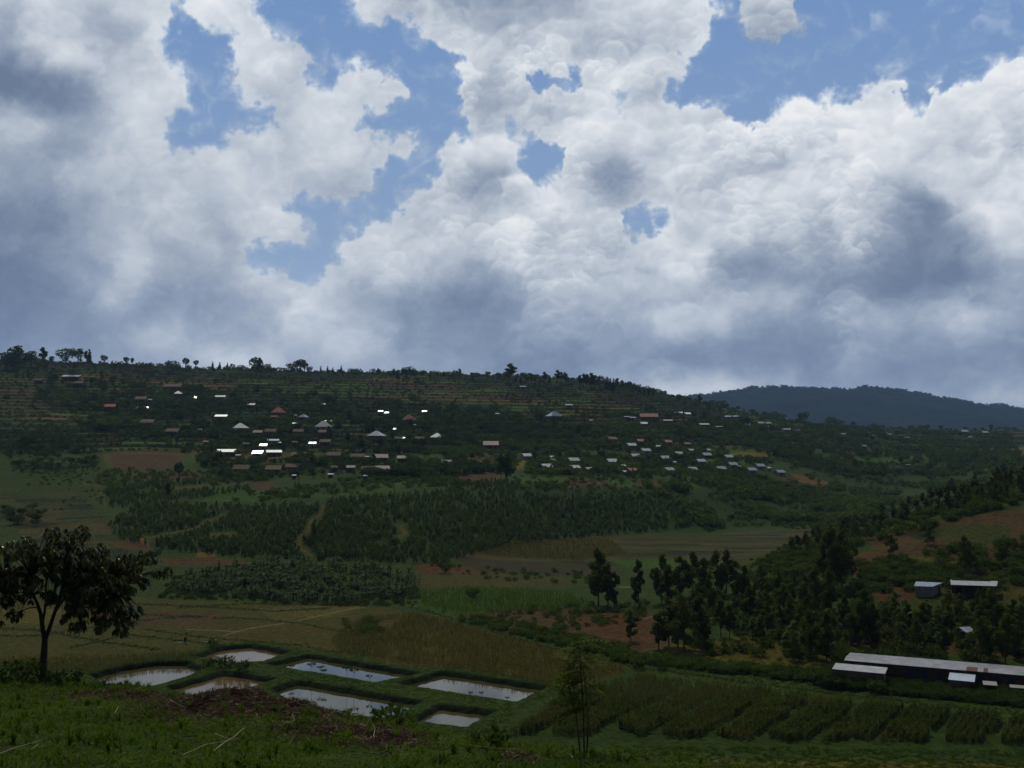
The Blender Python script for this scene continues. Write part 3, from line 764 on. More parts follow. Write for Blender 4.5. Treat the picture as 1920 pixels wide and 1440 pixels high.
RG = np.random.default_rng(7)
def gum(h, n, size, cw=0.16, bare=.28, seed=0, lean=0.02):
    """tall gum tree: straight stem, side limbs, narrow clumped crown"""
    r = np.random.default_rng(seed); t = Mesh()
    P = [(0, 0, -.3)]; x = y = 0
    for k in range(1, 6):
        x += r.normal()*lean*h*.3; y += r.normal()*lean*h*.3; P.append((x, y, h*.9*k/5))
    t.add(*tube(P, np.linspace(h*.017, h*.004, 6), 6)); P = np.array(P)
    B = []
    nb = 14
    for k in range(nb):
        f = bare+(1-bare)*(k+.5)/nb; z = f*h
        prof = math.sin(math.pi*min(1, ((f-bare)/(1-bare))*.80+.16))**.75*cw*h
        a = r.uniform(0, 6.283); off = prof*r.uniform(.3, .9)
        bx = np.interp(z, P[:, 2], P[:, 0])+math.cos(a)*off; by = np.interp(z, P[:, 2], P[:, 1])+math.sin(a)*off
        B.append((bx, by, z, prof*r.uniform(.34, .6), prof*r.uniform(.34, .6), h*.06*r.uniform(.8, 1.6)))
        z0 = max(z-h*.07, bare*h*.7); cx = np.interp(z0, P[:, 2], P[:, 0]); cy = np.interp(z0, P[:, 2], P[:, 1])
        t.add(*tube([(cx, cy, z0), ((cx+bx)/2, (cy+by)/2, z0+.45*(z-z0)), (bx, by, z)], [h*.006, h*.004, h*.002], 4))
    B.append((P[-1][0], P[-1][1], h*.93, cw*h*.33, cw*h*.33, h*.08))
    C = cloud(r, B, n); V, F = leaves(r, C, size*h, 1.7, droop=.7)
    tv, tf, _ = t.get(); return (tv, tf), (V, F)
def round_tree(h, w, n, size, seed=0, bare=.25, nb=9, low=1.0):
    r = np.random.default_rng(seed); t = Mesh()
    t.add(*tube([(0, 0, -.3), (r.normal()*.03*h, 0, h*.3), (r.normal()*.05*h, r.normal()*.05*h, h*.62)], [h*.035, h*.026, h*.012], 6))
    B = [(0, 0, h*.68, w*.5, w*.5, h*.26)]
    for k in range(nb):
        a = r.uniform(0, 6.283); rr = w*.5*r.uniform(.45, .95); z = h*r.uniform(bare+.18, .9)
        x, y = math.cos(a)*rr, math.sin(a)*rr; s = w*r.uniform(.14, .27)
        B.append((x, y, z, s, s, s*.8)); t.add(*tube([(0, 0, h*.28), (x*.5, y*.5, z*.72), (x, y, z)], [h*.013, h*.008, h*.003], 4))
    B = [(x, y, z*low, a, b, c*(1+(1-low)*.8)) for x, y, z, a, b, c in B]
    C = cloud(r, B, n, .6); V, F = leaves(r, C, size*h, 1.3)
    tv, tf, _ = t.get(); return (tv, tf), (V, F)
def cypress(h, n, size, seed=0, cw=.11):
    r = np.random.default_rng(seed); t = Mesh(); t.add(*tube([(0, 0, -.2), (0, 0, h*.5), (0, 0, h*.9)], [h*.016, h*.01, h*.003], 5))
    B = [(r.normal()*.01*h, r.normal()*.01*h, h*(.16+.8*k/8), cw*h*(1.05-.85*k/8), cw*h*(1.05-.85*k/8), h*.09) for k in range(9)]
    V, F = leaves(r, cloud(r, B, n), size*h, 1.8); tv, tf, _ = t.get(); return (tv, tf), (V, F)
def banana(h, seed=0, nl=9):
    r = np.random.default_rng(seed); t = Mesh(); c = Mesh()
    for s in range(3):
        bx, by = r.normal(size=2)*h*.22*(s > 0); hh = h*(1 if s == 0 else r.uniform(.5, .85))
        t.add(*tube([(bx, by, -.1), (bx, by, hh*.3), (bx*1.1, by*1.1, hh*.58)], [hh*.045, hh*.038, hh*.02], 5))
        for k in range(nl if s == 0 else nl-3):
            a = k*2.4+r.uniform(-.3, .3); el = r.uniform(.35, 1.25); L = hh*r.uniform(.42, .6); w = L*.15
            d = np.array([math.cos(a), math.sin(a), 0]); side = np.array([-d[1], d[0], 0]); z0 = hh*.56; pts = []
            for q in (0, .3, .65, 1.0):
                rr = L*(math.cos(el)*q+.12*q*q); zz = z0+L*(math.sin(el)*q-.62*q*q*math.cos(el)*1.1)
                pts.append(np.array([bx*1.1, by*1.1, 0])+d*rr+np.array([0, 0, zz]))
            V = []
            for q, p, ww in zip(range(4), pts, (.25, 1, .95, .15)): V += [p-side*w*ww+np.array([0, 0, -w*.25*ww]), p, p+side*w*ww+np.array([0, 0, -w*.25*ww])]
            F = []
            for q in range(3): F += [(q*3, q*3+1, q*3+4, q*3+3), (q*3+1, q*3+2, q*3+5, q*3+4)]
            c.add(V, F)
    tv, tf, _ = t.get(); cv, cf, _ = c.get(); return (tv, tf), (cv, cf)
def bush(h, n, size, seed=0, w=1.3):
    r = np.random.default_rng(seed); t = Mesh(); B = [(0, 0, h*.45, h*.5*w, h*.5*w, h*.42)]
    for k in range(5):
        a = r.uniform(0, 6.28); B.append((math.cos(a)*h*.4*w, math.sin(a)*h*.4*w, h*r.uniform(.3, .75), h*.28, h*.28, h*.25))
        t.add(*tube([(0, 0, -.1), (math.cos(a)*h*.2, math.sin(a)*h*.2, h*.35), (math.cos(a)*h*.35, math.sin(a)*h*.35, h*.6)], [h*.03, h*.02, h*.008], 4))
    V, F = leaves(r, cloud(r, B, n), size*h, 1.5); tv, tf, _ = t.get(); return (tv, tf), (V, F)

P_GUM = [Proto('gum_tree', *gum(1, 1500, .036, cw=c, bare=b, seed=i), M_BARK, M_EUC) for i, (c, b) in enumerate([(.20, .22), (.24, .2), (.17, .28), (.21, .16), (.28, .2)])]
P_SLIM = [Proto('slender_tree', *gum(1, 420, .07, cw=c, bare=b, seed=20+i), M_BARK, M_EUC) for i, (c, b) in enumerate([(.13, .42), (.17, .35), (.11, .5), (.15, .25)])]
P_YOUNG = [Proto('young_gum_tree', *gum(1, 260, .085, cw=c, bare=.12, seed=40+i), M_PALEBARK, M_YOUNG) for i, c in enumerate([.17, .2, .15, .22])]
P_YSTUFF = [Proto('young_gum_tree', *gum(1, 120, .12, cw=c, bare=.12, seed=50+i), M_PALEBARK, M_YOUNG) for i, c in enumerate([.17, .21, .15])]
P_ROUND = [Proto('broad_tree', *round_tree(1, w, 520, .075, seed=60+i, low=.85), M_BARK, M_ROUND) for i, w in enumerate([.85, 1.0, 1.2, .7])]
P_CYP = [Proto('cypress_tree', *cypress(1, 350, .07, 70+i, c), M_BARK, M_ROUND) for i, c in enumerate([.1, .14])]
P_LOLLY = [Proto('tall_tree', *round_tree(1, w, 420, .06, seed=80+i, bare=.5, nb=5), M_BARK, M_ROUND) for i, w in enumerate([.4, .5])]
P_BAN = [Proto('banana_plant', *banana(1, 90+i), M_BARK, M_BANANA) for i in range(4)]
P_BUSH = [Proto('bush', *bush(1, 150, .16, 100+i), M_BARK, M_BUSH) for i in range(3)]
P_BUSHD = [Proto('dark_bush', *bush(1, 200, .14, 110+i), M_BARK, M_ROUND) for i in range(3)]
P_TINY = [Proto('bush', *bush(1, 46, .27, 120+i), M_BARK, M_BUSH) for i in range(3)]
P_TINYD = [Proto('bush', *bush(1, 46, .27, 130+i), M_BARK, M_ROUND) for i in range(3)]
P_TREELET = [Proto('tree', *round_tree(1, w, 110, .15, seed=140+i, nb=4, low=.68), M_BARK, M_ROUND) for i, w in enumerate([.8, 1.1])]

# ---------------------------------------------------------------- where they stand
def in_poly(px, py, poly): return poly_sd(px, py, poly) < 0
_area = None
def sample(poly, n, rng, extra=None, ymin=60, ymax=1700):
    """n ground points inside a photo-px outline, evenly dense as seen"""
    a = np.array(poly, float); out = []
    cnt = 0
    X_ = []; Y_ = []
    while cnt < n:
        k = max(64, int((n-cnt)*2.5)); px = rng.uniform(a[:, 0].min(), a[:, 0].max(), k); py = rng.uniform(a[:, 1].min(), a[:, 1].max(), k)
        m = in_poly(px, py, poly); 
        if extra is not None: m &= extra(px, py)
        px, py = px[m][:n-cnt], py[m][:n-cnt]
        if not len(px): continue
        X, Y, Z = hit(px, py); X_.append(X); Y_.append(Y); cnt += len(px)
        if len(X_) > 60: break
    X = np.concatenate(X_); Y = np.concatenate(Y_)
    m = (Y > ymin) & (Y < ymax)
    X, Y = X[m], Y[m]
    return X, Y, ground(X, Y)
def vis_points(n, rng, mask, weight=None):
    """points drawn from the ground sheet itself"""
    idx = np.flatnonzero(mask.ravel())
    p = None
    if weight is not None: p = weight.ravel()[idx]; p = p/p.sum()
    k = rng.choice(idx, n, p=p); x = GX.ravel()[k]; y = GY.ravel()[k]
    x = x+rng.normal(size=n)*y*.0012; y = y+rng.normal(size=n)*.8
    return x, y, ground(x, y)
def m_per_px(Y): return Y/FPX
# ---------------------------------------------------------------- buildings
def roof_mat(name, c1, c2, rough, metal, rib=0.0):
    m, g, out = material(name)
    tc = g.n('ShaderNodeTexCoord').outputs['Object']; n = g.noise(tc, .9, 4.0, .6); n2 = g.noise(g.v('MULTIPLY', tc, (4, .6, 1)), 1.2, 3.0, .5)
    rnd = g.n('ShaderNodeObjectInfo').outputs['Random']
    c = g.mix(g.ss(n, .35, .7), c1+(1,), c2+(1,)); c = g.mix(g.ss(n2, .6, .8, 0, .5), c, tuple(v*.55 for v in c1)+(1,))
    hs = g.n('ShaderNodeHueSaturation', {'Color': c, 'Value': g.m('MULTIPLY_ADD', rnd, .45, .75)}).outputs[0]
    ins = {'Base Color': hs, 'Roughness': rough, 'Metallic': metal}
    if rib:
        w = g.n('ShaderNodeTexWave', {'Vector': tc, 'Scale': rib, 'Distortion': 0.0}, wave_type='BANDS', bands_direction='X').outputs['Fac']
        ins['Normal'] = g.n('ShaderNodeBump', {'Strength': .35, 'Distance': .03, 'Height': w}).outputs[0]
    p = g.n('ShaderNodeBsdfPrincipled', ins); g.t.links.new(p.outputs[0], out.inputs[0]); return m
M_TIN = roof_mat('grey_tin', (.40, .44, .45), (.52, .56, .57), .42, .55, 2.5)
M_WHITE = roof_mat('bright_tin', (.38, .39, .41), (.50, .51, .53), .24, .6, 2.5)
M_TILE = roof_mat('brown_tile', (.13, .085, .060), (.20, .135, .09), .85, 0.0)
M_SALMON = roof_mat('salmon_tile', (.34, .15, .11), (.46, .24, .18), .75, 0.0)
M_RED = roof_mat('red_tile', (.26, .05, .035), (.36, .085, .06), .75, 0.0)
M_TAN = roof_mat('tan_roof', (.42, .33, .26), (.55, .46, .38), .75, 0.0)
M_CREAM = roof_mat('cream_tin', (.36, .345, .32), (.46, .44, .41), .5, .2)
M_GREEN = roof_mat('green_tin', (.10, .22, .17), (.15, .30, .24), .5, .2)
M_MUD = plain_mat('mud_wall', (.12, .070, .045), (.20, .125, .085), .9, 1.5)
M_PLASTER = plain_mat('pale_wall', (.24, .225, .20), (.34, .32, .28), .85, 1.2)
M_DOOR = plain_mat('dark_wood', (.030, .022, .018), (.06, .045, .035), .7, 4.0)
M_GLASSD = plain_mat('dark_window', (.012, .014, .018), (.03, .03, .035), .2, 2.0, 0, .5)
M_BLUE = plain_mat('blue_paint', (.015, .035, .095), (.025, .06, .15), .6, 3.0)
M_POLE = plain_mat('old_pole_wood', (.05, .04, .03), (.09, .075, .06), .9, 6.0)
def box(x0, x1, y0, y1, z0, z1):
    V = [(x, y, z) for z in (z0, z1) for (x, y) in ((x0, y0), (x1, y0), (x1, y1), (x0, y1))]
    return np.array(V, float), np.array([(3, 2, 1, 0), (4, 5, 6, 7), (0, 1, 5, 4), (1, 2, 6, 5), (2, 3, 7, 6), (3, 0, 4, 7)])
def slab(quad, t):
    """a sheet of thickness t below a quad"""
    q = np.array(quad, float); n = np.cross(q[1]-q[0], q[2]-q[0]); n /= np.linalg.norm(n)
    if n[2] < 0: n = -n
    b = q-n*t; V = np.vstack([b, q]); F = [(3, 2, 1, 0), (4, 5, 6, 7)]+[(k, (k+1) % 4, 4+(k+1) % 4, 4+k) for k in range(4)]
    return V, np.array(F)
ROOFS = dict(G=M_TIN, W=M_WHITE, B=M_TILE, S=M_SALMON, R=M_RED, T=M_TAN, C=M_CREAM, E=M_GREEN)
_hm = {}
def house_meshes(key, w, d, hw, pitch, typ):
    """wall, roof, door, window meshes of one small house; the front looks towards -y"""
    k = (key, round(w, 1), round(d, 1), typ, round(pitch))
    if k in _hm: return _hm[k]
    tp = math.tan(R(pitch)); o = .35 if w > 4.5 else .15; out = {}
    rise = d/2*tp
    m = Mesh(); V, F = box(-w/2, w/2, -d/2, d/2, -1.2, hw); m.add(V, F)
    if typ == 'gable':
        for s in (-1, 1):
            x = s*w/2; a = x-s*.12
            V = np.array([(x, -d/2, hw-.003), (x, d/2, hw-.003), (x, 0, hw+rise-.06), (a, -d/2, hw-.003), (a, d/2, hw-.003), (a, 0, hw+rise-.06)])
            m.add(V, np.array([(0, 1, 2, 2), (5, 5, 4, 3)]))
    out['wall'] = m
    r = Mesh(); e = o*tp
    if typ == 'gable':
        r.add(*slab([(-w/2-o, -d/2-o, hw-e+.05), (w/2+o, -d/2-o, hw-e+.05), (w/2+o, 0, hw+rise+.05), (-w/2-o, 0, hw+rise+.05)], .07))
        r.add(*slab([(-w/2-o, d/2+o, hw-e+.05), (w/2+o, d/2+o, hw-e+.05), (w/2+o, .004, hw+rise+.05), (-w/2-o, .004, hw+rise+.05)], .07))
    elif typ == 'shed':
        zf, zb = hw+.06-e, hw+.06+(d+o)*tp
        r.add(*slab([(-w/2-o, -d/2-o, zf), (w/2+o, -d/2-o, zf), (w/2+o, d/2+o, zb), (-w/2-o, d/2+o, zb)], .07))
        mm = m; V = np.array([(-w/2, -d/2, hw), (w/2, -d/2, hw), (w/2, d/2, hw), (-w/2, d/2, hw), (w/2, d/2, hw+d*tp-.05), (-w/2, d/2, hw+d*tp-.05)]); mm.add(V, np.array([(3, 2, 4, 5), (1, 2, 4, 4), (0, 3, 5, 5)]))
    else:
        W2, D2 = w/2+o, d/2+o; rl = max(0.05, w/2-d/2); z0, z1 = hw-e+.05, hw+rise+.05
        V = np.array([(-W2, -D2, z0), (W2, -D2, z0), (W2, D2, z0), (-W2, D2, z0), (-rl, 0, z1), (rl, 0, z1), (-W2, -D2, z0-.1), (W2, -D2, z0-.1), (W2, D2, z0-.1), (-W2, D2, z0-.1)])
        r.add(V, np.array([(0, 1, 5, 4), (1, 2, 5, 5), (2, 3, 4, 5), (3, 0, 4, 4), (6, 7, 1, 0), (7, 8, 2, 1), (8, 9, 3, 2), (9, 6, 0, 3), (9, 8, 7, 6)]))
    out['roof'] = r
    dm = Mesh(); dm.add(*box(-.45, .45, -d/2-.05, -d/2+.05, 0, min(2.0, hw-.15))); out['door'] = dm
    wm = Mesh(); wm.add(*box(-.4, .4, -d/2-.04, -d/2+.06, .9, 1.7)); out['window'] = wm
    _hm[k] = out; return out
def add_house(px, py, wpx, kind, typ, yaw, label, cat='house', hgt=2.3, deep=None, pitch=None, wallm=None, group=None, ymin=60):
    X, Y, Z = hit([px], [py+6], ymin); mp = m_per_px(Y[0]); w = max(1.7, wpx*mp*.92-.3)
    d = deep or min(max(w*(.85 if typ != 'shed' else .5), 1.5), 8.5); pt = pitch or 24
    vis = (hgt + math.tan(R(pt))*d*.25)/mp
    X, Y, Z = hit([px], [py+vis*.9], ymin)
    mp = m_per_px(Y[0]); x = (px-960)/FPX*Y[0]*.99
    z = float(ground(np.array([x]), np.array([Y[0]+d/2]))[0]); z0 = max(Z[0], z-.6)
    mats = dict(wall=wallm or (M_MUD if kind in 'BSTR' else (M_MUD if RH.random() < .55 else M_PLASTER)), roof=ROOFS[kind], door=M_DOOR, window=M_GLASSD)
    e = empty({'shed': 'shed', 'hut': 'shed'}.get(cat, 'house'), (x, Y[0]+d/2, z0), R(yaw), label, cat, group)
    HOUSE_AT.append((x, Y[0]+d/2, w))
    hm = house_meshes(kind, w, d, hgt, pt, typ)
    for part, mesh in hm.items():
        if part == 'window':
            if w < 4.5: continue
            for s in (-1, 1):
                c = mesh.build('window', mats[part], e); c.location.x = s*w*.3
            continue
        mesh.build(part, mats[part], e)
    return e
RH = random.Random(3)
# px, row of the roof, roof width px, roof colour, roof type, yaw, label
HOUSES = [
 (121, 706, 34, 'W', 'shed', 5, 'long white-roofed building high on the left slope'), (60, 713, 15, 'B', 'gable', 5, 'brown house among trees at the upper left, left of the long white roof'), (138, 719, 18, 'B', 'gable', -5, 'brown-roofed house just below the long white roof'),
 (315, 726, 36, 'B', 'gable', 0, 'long brown-tiled house behind the steep white roof on the upper left slope'), (325, 737, 17, 'W', 'hip', 20, 'steep white-roofed house below the long brown-tiled one'),
 (255, 751, 22, 'B', 'gable', 0, 'brown house with a bright tin corner at the upper left'), (272, 750, 11, 'W', 'shed', 10, 'tiny white tin roof at the right end of a brown house, upper left'), (256, 765, 18, 'B', 'gable', 0, 'brown house below the other brown house with a tin corner'), (267, 765, 8, 'W', 'shed', 0, 'small bright tin lean-to at the lower of two brown houses'),
 (198, 761, 24, 'R', 'gable', 0, 'long reddish house right of the terraced field at far left'), (360, 746, 6, 'W', 'shed', 0, 'tiny white roof left of the glaring long one'), (351, 755, 8, 'W', 'shed', 0, 'tiny glaring roof below and left of the upper white roofs'), (406, 747, 20, 'W', 'gable', 5, 'glaring white roof alone below the green terraces'), (466, 759, 15, 'C', 'gable', -5, 'pale grey roof right of the glaring white one below the terraces'),
 (408, 780, 24, 'G', 'gable', 0, 'blue-grey roof above the big white gable'), (268, 792, 26, 'B', 'gable', 0, 'dark brown house with tall wall left of the village'), (316, 808, 24, 'B', 'gable', 0, 'brown house with two white patches beside it, left of the village'), (308, 807, 8, 'W', 'shed', -10, 'left of two white patches at a brown house'), (324, 808, 9, 'W', 'shed', 10, 'right of two white patches at a brown house'),
 (368, 806, 9, 'C', 'shed', 0, 'tiny pale roof left of the big white gable'), (443, 803, 30, 'W', 'hip', 25, 'biggest white steep roof in the left part of the village'), (478, 811, 18, 'T', 'gable', 0, 'thin tan roof right of the biggest white roof'), (380, 828, 12, 'S', 'gable', 0, 'small reddish roof among dark trees at the left of the village'), (457, 832, 16, 'B', 'gable', 0, 'brown roof between the white gable and the white tin roofs'),
 (417, 846, 36, 'G', 'gable', 12, 'long white tin house at the left end of the lower village row'), (442, 854, 11, 'C', 'shed', 10, 'low pale lean-to right of the long white tin house'), (447, 877, 32, 'B', 'gable', 0, 'brown-tiled house with high wall at the left of the lowest row'),
 (515, 770, 30, 'R', 'hip', 15, 'red hipped roof in the upper village'), (509, 781, 14, 'B', 'gable', 0, 'brown house in front of the red hipped roof'), (564, 780, 17, 'W', 'hip', -25, 'white pointed roof right of the red hipped one'), (601, 796, 34, 'W', 'hip', 8, 'broad white hipped roof at the centre of the village'), (611, 790, 14, 'G', 'gable', 0, 'grey roof directly behind the broad white hipped one'),
 (506, 826, 22, 'W', 'gable', 20, 'white roof above the two glaring roofs in the village'), (522, 830, 14, 'W', 'gable', -15, 'small white roof touching the right side of another white roof'), (489, 836, 16, 'W', 'shed', 0, 'oval glaring roof left of centre in the village'), (582, 832, 16, 'W', 'shed', 5, 'single glaring roof among dark trees, centre of the village'),
 (507, 847, 30, 'G', 'gable', 18, 'large pale tin roof right of the low glaring one'), (478, 850, 20, 'W', 'shed', 0, 'low glaring roof between the long white house and the large pale tin roof'), (550, 779, 5, 'W', 'shed', 0, 'tiny white roof left of the white pointed one'), (603, 758, 8, 'C', 'gable', 0, 'tiny pale house in the upper village above centre'),
 (550, 794, 14, 'G', 'gable', 0, 'grey roof left of the broad white hipped one'), (502, 809, 22, 'B', 'gable', 0, 'brown roof below the red hipped one'), (555, 809, 20, 'B', 'gable', 0, 'brown roof below the white pointed one'), (603, 810, 22, 'B', 'gable', 0, 'brown roof below the broad white hipped one'), (606, 829, 22, 'B', 'gable', 0, 'brown roof right of the single glaring roof'),
 (549, 829, 12, 'B', 'gable', 0, 'small brown roof left of the single glaring roof'), (652, 814, 12, 'B', 'gable', 0, 'small brown roof left of the blue-white hipped roof'), (702, 814, 30, 'W', 'hip', -20, 'blue-white hipped roof right of centre in the village'), (737, 805, 6, 'W', 'shed', 0, 'tiny shining roof above the blue-white hipped one'), (754, 823, 8, 'W', 'shed', 0, 'tiny shining roof between the blue-white and the grey roof'),
 (745, 822, 16, 'B', 'gable', 0, 'brown roof behind a tiny shining one, right of the blue-white hipped roof'), (785, 823, 18, 'B', 'gable', 0, 'brown roof left of the curved grey roof'), (764, 786, 30, 'R', 'hip', 10, 'red hipped roof with a gable, right part of the village'), (775, 797, 6, 'W', 'shed', 0, 'tiny white lean-to in front of the right red roof'), (711, 772, 11, 'W', 'shed', 0, 'left of the pair of glaring roofs above the right red roof'), (724, 775, 13, 'W', 'shed', 0, 'right of the pair of glaring roofs above the right red roof'),
 (794, 772, 10, 'W', 'shed', 0, 'small white roof right of the pair of glaring ones'), (818, 819, 24, 'G', 'hip', -20, 'grey hipped roof at the right end of the village'), (555, 852, 30, 'B', 'gable', 0, 'leftmost brown-tiled house of the upper of the two tiled rows'), (622, 852, 27, 'B', 'gable', 0, 'second brown-tiled house of the upper tiled row'), (667, 855, 27, 'B', 'gable', 8, 'third brown-tiled house of the upper tiled row'), (686, 857, 9, 'W', 'shed', 15, 'tiny white lean-to at the third brown-tiled house'),
 (711, 856, 27, 'T', 'gable', 10, 'tan-tiled house fourth in the upper tiled row'), (752, 858, 21, 'T', 'gable', 8, 'tan-tiled house beside the path, right end of the upper tiled row'), (836, 866, 20, 'T', 'gable', 10, 'tan-roofed house standing alone right of the path'), (508, 878, 30, 'B', 'gable', 0, 'low brown house in the lowest row, half behind bushes'), (546, 874, 30, 'B', 'gable', 0, 'brown-tiled house above the red earth patch in the lowest row'),
 (622, 876, 16, 'B', 'gable', 30, 'brown gable end in the middle of the lowest row'), (655, 876, 18, 'T', 'gable', 0, 'low tan roof right of the brown gable end'), (688, 879, 28, 'B', 'gable', 0, 'left of the two joined brown-tiled houses by the path'), (713, 878, 28, 'T', 'gable', 15, 'right of the two joined tiled houses by the path'), (617, 890, 12, 'W', 'shed', 8, 'white tin lean-to below the lowest row of houses'), (683, 893, 7, 'W', 'shed', 0, 'tiny white roof in front of the joined tiled houses'), (548, 892, 7, 'W', 'shed', 0, 'tiny white roof in the bushes of the lowest row'),
 (981, 725, 13, 'W', 'shed', 5, 'small white roof high on the slope below the tall ridge gum'), (1041, 777, 30, 'W', 'hip', 30, 'pointed white roof alone in the middle of the slope'), (1068, 760, 15, 'W', 'shed', 0, 'white roof above and right of the pointed white roof'), (933, 776, 10, 'W', 'gable', 0, 'small white roof left of the pointed white roof'), (893, 775, 5, 'W', 'shed', 0, 'tiny white roof farther left of the pointed white roof'), (1110, 788, 7, 'C', 'shed', 0, 'tiny pale roof right of the pointed white roof'),
 (920, 832, 30, 'T', 'gable', 0, 'long low tan roof among trees between the two settlements'), (945, 853, 7, 'W', 'gable', 30, 'tiny pale roof beside the tall dark tree at the settlement edge'),
 (1220, 780, 36, 'S', 'gable', 0, 'long salmon-roofed building in the middle of the right slope'), (1178, 782, 12, 'W', 'shed', 0, 'white roof farther left of the long salmon building'), (1188, 784, 14, 'C', 'shed', 0, 'cream roof touching the left of the long salmon building'), (1210, 795, 14, 'W', 'shed', 0, 'tiny white strip in front of the long salmon building'),
 (1276, 774, 17, 'W', 'gable', -10, 'bright white roof right of the long salmon building'), (1293, 776, 12, 'G', 'shed', 0, 'thin grey roof right of the bright white one'), (1256, 791, 18, 'T', 'shed', 0, 'tan strip of roof right below the long salmon building'),
 (1325, 798, 19, 'C', 'shed', 5, 'cream roof at the left end of the line of roofs below the blue hill'), (1347, 804, 6, 'W', 'shed', 0, 'tiny white roof right of the cream roof'), (1355, 801, 10, 'T', 'shed', 0, 'tan roof between the cream and the white roofs'), (1370, 783, 14, 'W', 'shed', 0, 'left white roof of three just below the big ridge tree'), (1386, 783, 14, 'W', 'shed', -10, 'middle white roof of three just below the big ridge tree'), (1390, 789, 10, 'W', 'shed', 0, 'lower white roof of three just below the big ridge tree'),
 (1408, 797, 13, 'W', 'shed', -5, 'bright roof left of the tan one below the blue hill'), (1432, 795, 11, 'T', 'shed', 0, 'tan roof between bright roofs below the blue hill'), (1446, 797, 11, 'W', 'shed', 0, 'bright roof just above another one below the blue hill'), (1453, 803, 14, 'W', 'shed', 0, 'brightest roof at the right of the group below the blue hill'), (1480, 808, 17, 'C', 'shed', -5, 'cream roof at the right end of the line below the blue hill'), (1500, 809, 12, 'B', 'shed', 0, 'brown roof beyond the cream one at the right end of the line'),
 (1587, 815, 12, 'T', 'shed', 0, 'tan roof alone on the right slope'), (1644, 817, 12, 'B', 'gable', 0, 'small brown house left of the white gable on the plateau'), (1691, 799, 14, 'W', 'gable', 30, 'white pointed roof on the plateau against the blue hill'), (1675, 815, 9, 'C', 'shed', 0, 'tiny pale roof below the white pointed one on the plateau'), (1680, 822, 10, 'W', 'shed', 0, 'white roof lower left below the white pointed one on the plateau'), (1708, 822, 9, 'W', 'shed', 0, 'white roof lower right below the white pointed one on the plateau'),
 (1818, 809, 13, 'W', 'shed', 0, 'bright white building in front of a dark tree on the right plateau'), (1857, 811, 12, 'C', 'shed', 0, 'pale building right of the bright white one on the plateau'), (1828, 820, 8, 'W', 'shed', 0, 'small white roof below the bright white building'), (1709, 872, 9, 'G', 'shed', 0, 'small grey roof in the dark trees low on the right slope'), (1625, 836, 14, 'E', 'gable', 0, 'green-roofed house on the right slope')]
# the planned settlement: rows of alike houses, roofs turned the same way
SETT = [(1149, 822, 20, 'S'), (1203, 828, 17, 'S'), (1255, 830, 17, 'S'), (1291, 832, 15, 'S'), (1187, 881, 20, 'S'),
 (1186, 834, 20, 'G'), (1236, 837, 13, 'G'), (1213, 844, 20, 'G'), (1276, 850, 20, 'G'), (1193, 854, 20, 'G'), (1299, 844, 14, 'G'), (1330, 844, 13, 'G'), (1328, 852, 20, 'G'), (1250, 858, 22, 'G'), (1317, 864, 20, 'G'), (1149, 864, 23, 'G'), (1076, 862, 23, 'G'), (988, 854, 21, 'G'), (1035, 857, 12, 'G'), (1036, 863, 13, 'W'),
 (1026, 874, 25, 'G'), (1078, 876, 21, 'G'), (1105, 879, 16, 'G'), (1171, 874, 10, 'G'), (1174, 885, 10, 'W'), (1257, 880, 20, 'G'), (1301, 879, 20, 'G'), (1355, 878, 21, 'G'), (1370, 856, 20, 'G'), (1377, 870, 20, 'G'), (1413, 881, 21, 'G'), (1429, 873, 20, 'G'), (1467, 885, 19, 'G'), (1268, 867, 7, 'W'), (1211, 861, 8, 'G'), (1446, 878, 9, 'G'), (1390, 875, 9, 'T')]
def sett_label(k):
    px, py, w, c = SETT[k]
    colour = {'S': 'salmon', 'G': 'grey-blue', 'W': 'small white', 'T': 'small tan'}[c]
    if w < 12 and c == 'G': colour = 'tiny grey-blue'
    rows = [('top', 815, 841), ('second', 841, 859.5), ('third', 859.5, 871.5), ('lowest', 871.5, 890)]
    for nm, a, b in rows:
        if a <= py < b: break
    same = sorted(q[0] for q in SETT if a <= q[1] < b and q[3] == c and (q[2] < 12) == (w < 12)); i = same.index(px); n = len(same)
    ordn = ['first', 'second', 'third', 'fourth', 'fifth', 'sixth', 'seventh', 'eighth', 'ninth', 'tenth', 'eleventh', 'twelfth']
    if n == 1: return f'only {colour} roof in the {nm} row of the planned settlement'+(' beside two grey ones' if (px, c) == (1268, 'W') else '')
    return f'{ordn[i]} {colour} roof from the left in the {nm} row of the planned settlement'
for (px, py, w, k, t, yaw, lab) in HOUSES:
    small = w < 15
    add_house(px, py, w, k, t, yaw + (0 if not small else RH.uniform(-6, 6)), lab, 'shed' if small else 'house', 1.6 if small else 2.5, pitch={'hip': 38, 'gable': 19 if k in 'WG' else 29, 'shed': 27 if any(q in lab for q in ('glaring', 'shining', 'bright', 'white strip')) else 13}[t]+RH.uniform(-2, 2), group=None)
for k, (px, py, w, c) in enumerate(SETT):
    add_house(px, py, w*.93, c, 'gable' if w > 11 else 'shed', 24+RH.uniform(-3, 3), sett_label(k), 'house' if w > 11 else 'shed', 2.2 if w > 11 else 1.8, pitch=31 if w > 11 else 20, group='alike houses of the planned settlement' if w > 11 and c == 'G' else None)

